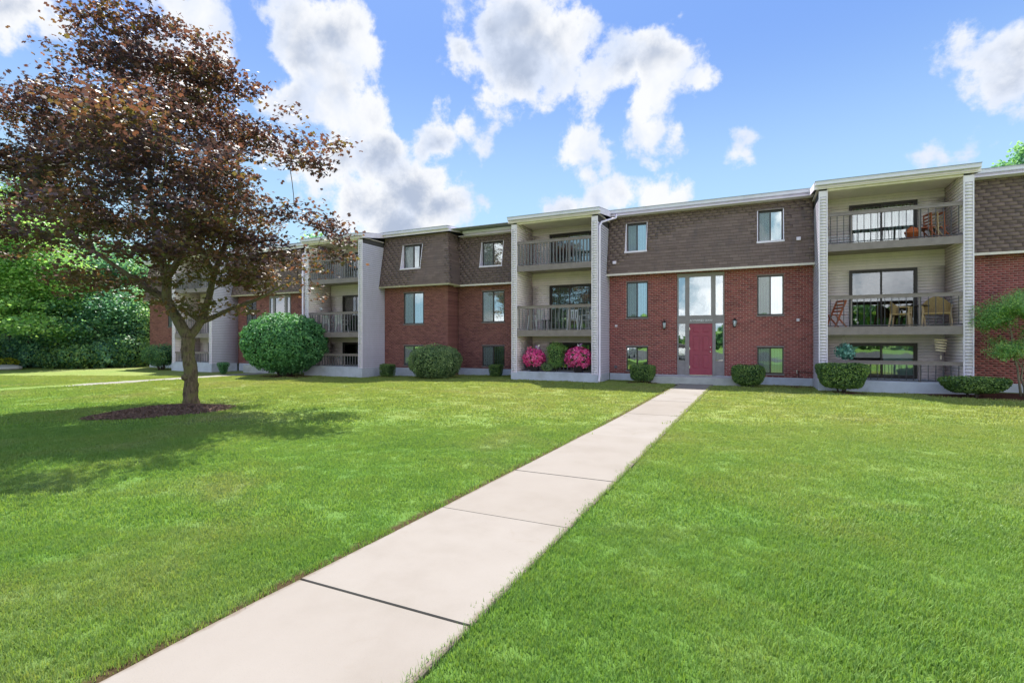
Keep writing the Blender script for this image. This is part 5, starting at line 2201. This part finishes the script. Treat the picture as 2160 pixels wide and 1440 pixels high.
# ------------------------------------------------------------------ things on the balconies and walls
def lantern(x, y, z, label):
    t = empty('wall_lantern', (x, y, z), label, 'lantern', 'black wall lanterns beside the maroon door')
    m = MB()
    m.box(-.035, .035, -.012, -.001, -.11, .02)
    m.tube([(0, -.01, -.02), (0, -.06, .10), (0, -.10, .15), (0, -.12, .13)], [.011] * 4, 7)
    m.build('bracket', 'black_metal', t)
    m = MB()
    m.lathe([(.012, .19), (.02, .17), (.03, .15), (.085, .10), (.09, .085)][::-1], (0, -.12, 0), 6)
    m.build('cap', 'black_metal', t)
    m = MB()
    m.lathe([(.045, -.14), (.07, .083)], (0, -.12, 0), 6)
    m.build('lamp_glass', 'lamp_glass', t)
    m = MB()
    for k in range(6):
        a = 2 * math.pi * k / 6
        m.bar((.047 * math.cos(a), -.12 + .047 * math.sin(a), -.14), (.073 * math.cos(a), -.12 + .073 * math.sin(a), .085), .009)
    m.lathe([(.015, -.19), (.03, -.17), (.055, -.155), (.055, -.14)], (0, -.12, 0), 6)
    m.build('cage', 'black_metal', t)


lantern(-3.40, 21.79, 2.34, 'black carriage lantern on the brick left of the maroon door')
lantern(-.74, 21.79, 2.38, 'black carriage lantern on the brick right of the maroon door')


def armchair(loc, rz, label, wood, weave, group, w=.62, h=.86):
    t = empty('armchair', loc, label, 'chair', group, rz)
    m = MB()
    m.box(-w / 2 + .04, w / 2 - .04, -.26, .26, .38, .44)
    m.build('seat', weave, t, .015)
    m = MB()
    n = 9
    pts = []
    for i in range(n + 1):
        a = math.pi * (0.06 + .88 * i / n)
        pts.append((math.cos(a) * (w / 2 - .02), .05 + math.sin(a) * .24))
    for (x0, y0), (x1, y1) in zip(pts, pts[1:]):
        hh = lambda x: .66 + (h - .66) * (1 - (abs(x) / (w / 2)) ** 2)
        m.hexa([(x0, y0, .44), (x1, y1, .44), (x1 * .93, y1 * .93, .44), (x0 * .93, y0 * .93, .44), (x0, y0, hh(x0)), (x1, y1, hh(x1)), (x1 * .93, y1 * .93, hh(x1)), (x0 * .93, y0 * .93, hh(x0))])
    m.build('backrest', weave, t)
    for sx in (-1, 1):
        for y0, y1 in ((-.24, -.27), (.22, .27)):
            m = MB()
            m.bar((sx * (w / 2 - .05), y0, .40), (sx * (w / 2 - .02), y1, 0), .045)
            m.build('leg', wood, t)
        m = MB()
        m.bar((sx * (w / 2 - .03), .10, .655), (sx * (w / 2 - .03), -.29, .635), .05, .03)
        m.bar((sx * (w / 2 - .04), -.255, .63), (sx * (w / 2 - .05), -.245, .40), .035)
        m.build('armrest', wood, t)
    return t


def plastic_chair(loc, rz, label, group, mat='plastic_white', name='plastic_chair'):
    t = empty(name, loc, label, 'chair', group, rz)
    m = MB()
    m.box(-.22, .22, -.22, .2, .40, .425)
    m.build('seat', mat, t, .01)
    m = MB()
    for x in (-.20, .20):
        m.bar((x, .19, .42), (x * .95, .27, .86), .035)
    m.bar((-.21, .275, .85), (.21, .275, .85), .035, .06)
    m.bar((-.2, .215, .5), (.2, .215, .5), .03, .04)
    for k in range(4):
        x = -.12 + .08 * k
        m.bar((x, .215, .5), (x, .27, .84), .035, .012)
    m.build('backrest', mat, t)
    for sx in (-1, 1):
        for y0, y1 in ((-.2, -.25), (.18, .24)):
            m = MB()
            m.bar((sx * .20, y0, .41), (sx * .235, y1, 0), .035)
            m.build('leg', mat, t)
        m = MB()
        m.bar((sx * .225, .24, .64), (sx * .235, -.22, .62), .045, .02)
        m.bar((sx * .23, -.2, .62), (sx * .21, -.2, .41), .03)
        m.build('armrest', mat, t)
    return t


def folding_chair(loc, rz, label, wood, fabric, group, lean=0.0):
    """upright slatted folding chair"""
    t = empty('folding_chair', loc, label, 'chair', group, rz)
    if lean:
        t.rotation_euler = (R(lean), 0, rz)
    m = MB()
    for x in (-.22, .22):
        m.bar((x, -.22, 0), (x, .18, .92), .035, .05)
    m.bar((-.22, .175, .90), (.22, .175, .90), .03, .07)
    m.build('back_frame', wood, t)
    m = MB()
    for k in range(3):
        z = .55 + k * .11
        m.bar((-.2, -.22 + .4 * z / .92, z), (.2, -.22 + .4 * z / .92, z), .02, .055)
    m.build('backrest', fabric, t)
    m = MB()
    for k in range(5):
        m.bar((-.2, -.2 + .095 * k, .43), (.2, -.2 + .095 * k, .43), .07, .02)
    m.build('seat', wood, t)
    for x in (-.19, .19):
        m = MB()
        m.bar((x, .22, 0), (x, -.2, .44), .03, .045)
        m.build('leg', wood, t)
    return t


def round_table(loc, r, h, label, top, legs):
    t = empty('round_table', loc, label, 'table')
    m = MB()
    m.lathe([(r - .02, h - .035), (r, h - .03), (r, h - .005), (r - .01, h)], (0, 0, 0), 24)
    m.build('tabletop', top, t)
    for k in range(4):
        a = math.pi / 4 + k * math.pi / 2
        m = MB()
        m.bar((r * .6 * math.cos(a), r * .6 * math.sin(a), h - .04), (r * .8 * math.cos(a), r * .8 * math.sin(a), 0), .05)
        m.build('leg', legs, t)
    return t


def rack(loc, w, d, h, shelves, label, mat, cat='rack', name='shelf_rack', pitch=.07):
    t = empty(name, loc, label, cat)
    for x in (-w / 2, w / 2):
        for y in (-d / 2, d / 2):
            m = MB()
            m.bar((x, y, 0), (x, y, h), .022)
            m.build('post', mat, t)
    for k in range(shelves):
        z = .06 + (h - .08) * k / max(1, shelves - 1)
        m = MB()
        for y in (-d / 2, d / 2):
            m.bar((-w / 2, y, z), (w / 2, y, z), .016)
        n = int(w / pitch)
        for i in range(n + 1):
            x = -w / 2 + w * i / n
            m.bar((x, -d / 2, z), (x, d / 2, z), .012)
        m.build('shelf', mat, t)
    return t


def pot(loc, r, h, label, mat, name='flower_pot', lid=False):
    t = empty(name, loc, label, 'pot')
    m = MB()
    m.lathe([(r * .72, 0), (r * .98, h * .82), (r * 1.06, h * .83), (r * 1.08, h), (r * .95, h), (r * .9, h * .9)], (0, 0, 0), 20)
    m.build('body', mat, t)
    if lid:
        m = MB()
        m.lathe([(r * .9, h), (r * .85, h + .05), (r * .4, h + .13), (r * .12, h + .16)], (0, 0, 0), 18)
        m.build('lid', mat, t)
    return t


def flower_tub(loc, r, label, seed):
    t = empty('flower_tub', loc, label, 'flowers', 'pink flower tubs under the left balcony tower')
    m = MB()
    m.lathe([(.17, 0), (.24, .26), (.26, .27), (.26, .30), (.22, .30)], (0, 0, 0), 18)
    m.build('tub', 'planter_dark', t)
    for nm, mat, N_, lf, sh, k, s in (('foliage', 'leaf_green', 2600, .05, 'oval', .92, .0), ('blossoms', 'petal', 1900, .075, 'petal', 1.03, .35)):
        d = rng.normal(size=(N_, 3))
        d /= np.linalg.norm(d, axis=1, keepdims=True)
        d = d[d[:, 2] > -.75]
        q = d * r * k * rng.uniform(.86, 1.06, len(d))[:, None]
        q[:, 2] = q[:, 2] * .86 + .30 + r * .52
        if nm == 'blossoms':
            f = np.array([noise.noise(Vector((a[0] * 6 + seed, a[1] * 6, a[2] * 6))) for a in q])
            keep = f > -.30
            q, d = q[keep], d[keep]
        o = leaf_cloud(nm, q, d + rng.normal(size=d.shape) * .45, lf, mat, t, sh, curl=.1)
        tag(o, kind='stuff')
    m = MB()
    m.lathe([(r * .35, .28), (r * .78, .36), (r * .86, .30 + r * .52), (r * .6, .30 + r * 1.15), (.02, .30 + r * 1.3)], (0, 0, 0), 14)
    m.build('twigs', 'bush_core', t)
    return t


def pinwheel(loc, h, mats, label):
    t = empty('pinwheel', loc, label, 'pinwheel', 'pinwheels stuck among the pink flowers')
    m = MB()
    m.tube([(0, 0, 0), (0, 0, h)], .008, 6)
    m.build('stick', 'plastic_white', t)
    for k in range(4):
        m = MB()
        a = math.pi / 4 + k * math.pi / 2
        b = a + .9
        c = (0, -.03, h)
        p1 = (.16 * math.cos(a), -.02, h + .16 * math.sin(a))
        p2 = (.10 * math.cos(b), -.075, h + .10 * math.sin(b))
        m.add([c, p1, p2, (c[0], c[1] + .004, c[2]), (p1[0], p1[1] + .004, p1[2]), (p2[0], p2[1] + .004, p2[2])], [(0, 1, 2), (5, 4, 3), (0, 3, 4, 1), (1, 4, 5, 2), (2, 5, 3, 0)])
        m.build('vane', mats[k % len(mats)], t)


def build_balcony_things():
    # --- right tower, top balcony (floor 4.88)
    z = 4.892
    rack((2.62, 20.75, z), .75, .4, .36, 4, 'white wire rack at the left end of the top right balcony', 'plastic_white')
    pot((4.55, 20.45, z), .19, .30, 'orange terracotta pot with domed lid on the top right balcony', 'terracotta', lid=True)
    t = empty('side_table', (4.92, 20.75, z), 'dark low side table beside the orange pot on the top right balcony', 'table')
    m = MB()
    m.box(-.26, .26, -.2, .2, .40, .44)
    m.build('tabletop', 'wood_red', t, .005)
    for x in (-.23, .23):
        for y in (-.17, .17):
            m = MB()
            m.box(x - .02, x + .02, y - .02, y + .02, 0, .4)
            m.build('leg', 'planter_dark', t)
    gf = 'folded chairs leaning in the corner of the top right balcony'
    for i, (x, fab, lab) in enumerate(((5.22, 'wood_red', 'folded chair with red slats, leftmost of three leaning on the top right balcony'),
                                      (5.38, 'cushion_cream', 'folded cream chair in the middle of the three leaning on the top right balcony'),
                                      (5.54, 'cushion_cream', 'folded cream chair against the siding, last of three on the top right balcony'))):
        t = folding_chair((x - .12, 20.6, z), R(90), lab, 'wood_red' if i != 1 else 'wood_light', fab, gf, 0)
        t.scale = (1, .45, .92)
        t.rotation_euler = (R(14), 0, R(-78))
    # --- right tower, middle balcony (floor 2.12)
    z = 2.134
    folding_chair((2.52, 20.75, z), R(-60), 'red wooden folding chair at the left end of the middle right balcony', 'wood_red', 'wood_red', None)
    armchair((4.32, 20.75, z), R(70), 'pale wooden armchair left of the round table on the middle right balcony', 'wood_light', 'wicker', 'armchairs on the middle right balcony')
    armchair((5.22, 20.62, z), R(-12), 'large woven armchair right of the round table on the middle right balcony', 'wood_light', 'wicker', 'armchairs on the middle right balcony', .78, .98)
    round_table((4.76, 20.95, z), .36, .70, 'small round dark-topped table between the armchairs', 'planter_dark', 'wood_light')
    # --- right tower, ground level
    t = empty('hanging_plant', (2.68, 20.35, 1.87), 'blue-green leafy plant hanging on cords at the ground right patio', 'plant')
    m = MB()
    for a in (0, 2.1, 4.2):
        m.tube([(0, 0, 0), (.15 * math.cos(a), .15 * math.sin(a), -.42)], .006, 4)
    m.build('cord', 'rope', t)
    m = MB()
    m.lathe([(.08, -.60), (.15, -.52), (.17, -.42)], (0, 0, 0), 14)
    m.build('basket', 'planter_dark', t)
    d = rng.normal(size=(620, 3))
    d /= np.linalg.norm(d, axis=1, keepdims=True)
    q = d * np.array([.33, .30, .30]) * rng.uniform(.55, 1.0, len(d))[:, None] + np.array([0.03, 0, -.55])
    q[:, 2] -= .25 * np.maximum(0, q[:, 0]) * rng.uniform(0, 2, len(d))
    o = leaf_cloud('foliage', q, d + rng.normal(size=d.shape) * .4, .11, 'leaf_jade', t, 'oval', curl=.3)
    tag(o, kind='stuff')
    t = empty('wind_chime', (5.30, 20.50, 1.865), 'bamboo wind chime hanging at the right of the ground patio', 'wind chime')
    m = MB()
    m.tube([(0, 0, 0), (0, 0, -.70)], .005, 4)
    m.build('cord', 'rope', t)
    for k in range(5):
        m = MB()
        zz = -.16 - .085 * k
        m.tube([(-.17 + .01 * k, 0, zz + .012), (.16 - .008 * k, .02, zz - .02)], .031, 8)
        m.build('bamboo_rod', 'bamboo', t)
    m = MB()
    m.box(-.02, .02, -.02, .02, -.78, -.66)
    m.build('striker', 'cushion_cream', t)
    # --- left tower, ground planters
    z = .372
    flower_tub((-8.62, 20.30, z), .47, 'left tub of pink petunias under the left balcony tower', 1.0)
    flower_tub((-6.62, 20.28, z), .54, 'right, larger tub of pink petunias under the left balcony tower', 7.0)
    pinwheel((-8.48, 20.42, z), 1.02, ['fabric_white', 'fabric_violet'], 'white pinwheel in the left tub of pink flowers')
    pinwheel((-8.86, 20.4, z), .95, ['fabric_pink'], 'pink pinwheel in the left tub of pink flowers')
    pinwheel((-6.60, 20.44, z), 1.08, ['fabric_violet', 'fabric_white'], 'violet pinwheel in the right tub of pink flowers')
    shrub('potted_shrub', 'bright green feathery shrub between the two pink flower tubs', -7.70, 20.50, z, .42, .34, 1.12, .12, 'leaf_pale', 3800, .055, 2.2, .75, .10, None, 3, depth=.12)
    shrub('low_plant', 'low grey-leaved plant right of the left pink flowers', -8.02, 20.22, z, .26, .16, .34, .01, 'leaf_yew', 900, .05, 2.2, .9, .05, None, 3)
    rack((-6.08, 20.75, z), .4, .35, .62, 3, 'pale wire stand in the corner behind the right pink flowers', 'rail_grey', pitch=.1)
    # --- left tower, middle balcony
    z = 2.134
    gp = 'white plastic chairs on the middle left balcony'
    plastic_chair((-8.75, 20.7, z), R(-100), 'white plastic chair at the left end of the middle left balcony', gp)
    plastic_chair((-7.05, 20.75, z), R(15), 'white plastic chair in front of the curtained door on the middle left balcony', gp)
    plastic_chair((-6.55, 20.95, z), R(-60), 'white plastic chair turned sideways right of the curtained door', gp)
    rack((-6.16, 20.45, z), .3, .3, .98, 5, 'tall narrow white rack in the right corner of the middle left balcony', 'plastic_white', pitch=.1)
    t = round_table((-8.25, 20.85, z), .25, .45, 'little dark round table by the leftmost plastic chair', 'planter_dark', 'rail_grey')
    # --- left tower, top balcony
    rack((-6.45, 20.8, 4.892), .7, .35, .42, 2, 'low dark rack in the right corner of the top left balcony', 'rail_metal')
    # --- far tower, middle balcony
    gq = 'white lattice chairs on the far tower balcony'
    plastic_chair((-20.55, 20.4, z), R(180), 'white lattice-backed chair, left of the pair on the far tower balcony', gq)
    plastic_chair((-19.65, 20.4, z), R(180), 'white lattice-backed chair, right of the pair on the far tower balcony', gq)
    t = empty('wall_lamp', (-21.49, 20.7, 3.45), 'small white wall lamp on the side wall of the far tower balcony', 'lamp')
    m = MB()
    m.box(.001, .02, -.04, .04, -.05, .05)
    m.tube([(.01, 0, 0), (.09, 0, .02)], .012, 6)
    m.build('bracket', 'plastic_white', t)
    m = MB()
    m.lathe([(.07, -.10), (.045, -.02), (.02, .05)], (.10, 0, 0), 12)
    m.build('lamp_shade', 'lamp_glass', t)


build_balcony_things()


# ------------------------------------------------------------------ grass
def grass_clump(name, n, r, h, w, seed):
    rs = np.random.default_rng(seed)
    V, F, rnd, tip = [], [], [], []
    for i in range(n):
        a, d = rs.uniform(0, 2 * math.pi), r * math.sqrt(rs.uniform())
        x, y = d * math.cos(a), d * math.sin(a)
        hh = h * rs.uniform(.5, 1.2)
        b = rs.uniform(0, 2 * math.pi)
        lean = rs.uniform(.15, .9) * hh
        dx, dy = math.cos(b), math.sin(b)
        px_, py_ = -dy * w / 2, dx * w / 2
        base = len(V)
        V += [(x - px_, y - py_, -.01), (x + px_, y + py_, -.01), (x + px_ * .8 + dx * lean * .35, y + py_ * .8 + dy * lean * .35, hh * .6),
              (x - px_ * .8 + dx * lean * .35, y - py_ * .8 + dy * lean * .35, hh * .6), (x + dx * lean, y + dy * lean, hh)]
        F += [(base, base + 1, base + 2), (base, base + 2, base + 3), (base + 3, base + 2, base + 4)]
        q = rs.uniform()
        rnd += [q] * 5
        tip += [0, 0, .5, .5, 1]
    me = np_mesh(name, np.array(V), np.array(F), 'grass_blade', np.array(rnd), np.array(tip))
    return me


def build_grass():
    clump_coll = bpy.data.collections.new('grass_clump_sources')
    clumps = {}

    def allowed(u, v):
        wl = np.minimum(-2.66, -2.86 + .018 * np.maximum(0, v))
        wob = np.array([noise.noise(Vector((x * 2, y * 2.6, 5))) for x, y in zip(u, v)])
        ok = ~((u > wl - .035 - .04 * np.abs(wob)) & (u < -1.470 + .035 * wob - .012) & (v < 20.6))
        ok &= ~((u > -26.12) & (u < -24.98) & (v > 5.9))
        ok &= ~((((u + 12.75) * math.cos(R(62)) + (v - 7.45) * math.sin(R(62))) / 1.45) ** 2 + ((-(u + 12.75) * math.sin(R(62)) + (v - 7.45) * math.cos(R(62))) / 1.08) ** 2 < 1)
        wall = np.where((u > -13.9) & (u < -9.6), 22.5, 21.5)
        for a, c in ((1.85, 6.05), (-9.65, -5.65), (-21.85, -17.7), (-33.4, -29.3)):
            wall = np.where((u > a) & (u < c), 19.85, wall)
        wall = np.where((u > -3.8) & (u < 0), 20.6, wall)
        ok &= v < wall
        ok &= ~((u > 4.9) & (v > 18.9))
        return ok

    def zone(name, Zmin, Zmax, dens, n, r, h, w, seed, smin=.8, smax=1.25):
        area_pts = []
        N_ = int(dens * (1.22 * (Zmax ** 2 - Zmin ** 2)) * 1.5 / 1.12)
        Z = np.sqrt(rng.uniform(Zmin ** 2, Zmax ** 2, N_))
        a = rng.uniform(-1.5, 1.5, N_)
        u = Z * (CF.x + CR.x * a)
        v = Z * (CF.y + CR.y * a)
        k = allowed(u, v)
        # sparse along the soil strip on the left edge of the walk
        strip = (u > -2.98) & (u < -2.64) & (rng.uniform(size=N_) < .62) & (u > np.minimum(-2.66, -2.86 + .018 * v) - .12)
        k &= ~strip
        u, v = u[k], v[k]
        z = np.array([gz(x, y) for x, y in zip(u, v)])
        me = bpy.data.meshes.new(name)
        me.vertices.add(len(u))
        me.vertices.foreach_set('co', np.stack([u, v, z], 1).astype(np.float32).ravel())
        sc = me.attributes.new('sc', 'FLOAT', 'POINT')
        s = rng.uniform(smin, smax, len(u))
        patch = np.array([noise.noise(Vector((x * .8, y * .8, 9))) for x, y in zip(u, v)])
        s *= 1 + .35 * patch
        sc.data.foreach_set('value', s.astype(np.float32))
        me.materials.append(M['grass_blade'])
        o = link(name, me)
        col = bpy.data.collections.new(name + '_sources')
        for i in range(4):
            c = bpy.data.objects.new('grass_clump', grass_clump('grass_clump', n, r, h, w, seed + i))
            col.objects.link(c)
        ng = bpy.data.node_groups.new(name, 'GeometryNodeTree')
        ng.interface.new_socket('Geometry', in_out='INPUT', socket_type='NodeSocketGeometry')
        ng.interface.new_socket('Geometry', in_out='OUTPUT', socket_type='NodeSocketGeometry')
        N2, L2 = ng.nodes, ng.links
        gi, go = N2.new('NodeGroupInput'), N2.new('NodeGroupOutput')
        m2p = N2.new('GeometryNodeMeshToPoints')
        ci = N2.new('GeometryNodeCollectionInfo')
        ci.inputs['Collection'].default_value = col
        ci.inputs['Separate Children'].default_value = True
        ci.inputs['Reset Children'].default_value = True
        iop = N2.new('GeometryNodeInstanceOnPoints')
        iop.inputs['Pick Instance'].default_value = True
        rv = N2.new('FunctionNodeRandomValue')
        rv.data_type = 'FLOAT_VECTOR'
        rv.inputs[0].default_value = (-.12, -.12, 0)
        rv.inputs[1].default_value = (.12, .12, 6.283)
        na = N2.new('GeometryNodeInputNamedAttribute')
        na.data_type = 'FLOAT'
        na.inputs['Name'].default_value = 'sc'
        ri = N2.new('FunctionNodeRandomValue')
        ri.data_type = 'INT'
        ri.inputs[4].default_value = 0
        ri.inputs[5].default_value = 3
        L2.new(gi.outputs[0], m2p.inputs[0])
        L2.new(m2p.outputs[0], iop.inputs['Points'])
        L2.new(ci.outputs[0], iop.inputs['Instance'])
        L2.new(ri.outputs[2], iop.inputs['Instance Index'])
        L2.new(rv.outputs[0], iop.inputs['Rotation'])
        L2.new(na.outputs[0], iop.inputs['Scale'])
        L2.new(iop.outputs[0], go.inputs[0])
        md = o.modifiers.new('scatter', 'NODES')
        md.node_group = ng
        tag(o, kind='stuff')
        return o
    a = zone('grass', 1.2, 4.5, 340, 52, .078, .030, .0044, 11)
    tag(a, 'close-cropped green lawn grass nearest the front walk', 'grass')
    a = zone('grass', 4.5, 10.0, 120, 52, .125, .029, .0072, 21)
    tag(a, 'mown lawn grass in the middle distance', 'grass')
    a = zone('grass', 10.0, 27.0, 28, 52, .23, .026, .015, 31)
    tag(a, 'mown lawn grass reaching to the apartment blocks', 'grass')
    # longer unclipped blades over the edges of the walk and in the near left corner
    N_ = 2600
    side = rng.uniform(size=N_) < .85
    v = rng.uniform(1.2, 20, N_)
    wb = np.array([noise.noise(Vector((1.0, y * 1.7, 2))) for y in v])
    u = np.where(side, -1.468 + .05 * wb + rng.normal(0, .012, N_), -2.87 + .018 * v - np.abs(rng.normal(.03, .03, N_)))
    V, F, rr, tp = [], [], [], []
    for x, y, sd_ in zip(u, v, side):
        for q in range(3):
            hh = rng.uniform(.015, .045) * (2.2 if rng.uniform() < .03 else 1)
            b = rng.uniform(0, 2 * math.pi)
            if sd_:
                dx, dy = -abs(math.cos(b)), math.sin(b)
            else:
                dx, dy = math.cos(b), math.sin(b)
            w = .0045
            le = hh * rng.uniform(.4, 1.1)
            x0, y0 = x + rng.normal(0, .015), y + rng.normal(0, .02)
            base = len(V)
            V += [(x0 - dy * w / 2, y0 + dx * w / 2, -.01), (x0 + dy * w / 2, y0 - dx * w / 2, -.01), (x0 + dx * le * .4 + dy * w * .4, y0 + dy * le * .4, hh * .65 + .02),
                  (x0 + dx * le * .4 - dy * w * .4, y0 + dy * le * .4, hh * .65 + .02), (x0 + dx * le, y0 + dy * le, hh + .015)]
            F += [(base, base + 1, base + 2), (base, base + 2, base + 3), (base + 3, base + 2, base + 4)]
            rr += [rng.uniform()] * 5
            tp += [0, 0, .5, .5, 1]
    for q in range(900):
        Zq = rng.uniform(1.6, 6.5)
        aq = rng.uniform(-1.1, -.25) if q % 4 else rng.uniform(.0, 1.1)
        x, y = Zq * (CF.x + CR.x * aq), Zq * (CF.y + CR.y * aq)
        if -2.92 < x < -1.42:
            continue
        if noise.noise(Vector((x * 1.1, y * 1.1, 4))) < .02:
            continue
        for k in range(4):
            hh = rng.uniform(.045, .10)
            b = rng.uniform(0, 2 * math.pi)
            dx, dy, w = math.cos(b), math.sin(b), .0048
            le = hh * rng.uniform(.3, 1.0)
            x0, y0 = x + rng.normal(0, .012), y + rng.normal(0, .012)
            base = len(V)
            V += [(x0 - dy * w / 2, y0 + dx * w / 2, -.01), (x0 + dy * w / 2, y0 - dx * w / 2, -.01), (x0 + dx * le * .4 + dy * w * .4, y0 + dy * le * .4, hh * .65),
                  (x0 + dx * le * .4 - dy * w * .4, y0 + dy * le * .4, hh * .65), (x0 + dx * le, y0 + dy * le, hh)]
            F += [(base, base + 1, base + 2), (base, base + 2, base + 3), (base + 3, base + 2, base + 4)]
            rr += [rng.uniform()] * 5
            tp += [0, 0, .5, .5, 1]
    me = np_mesh('edge_grass', np.array(V), np.array(F), 'grass_blade', np.array(rr), np.array(tp))
    o = link('grass', me)
    tag(o, 'untrimmed grass blades leaning over the edges of the front walk', 'grass', kind='stuff')


build_grass()
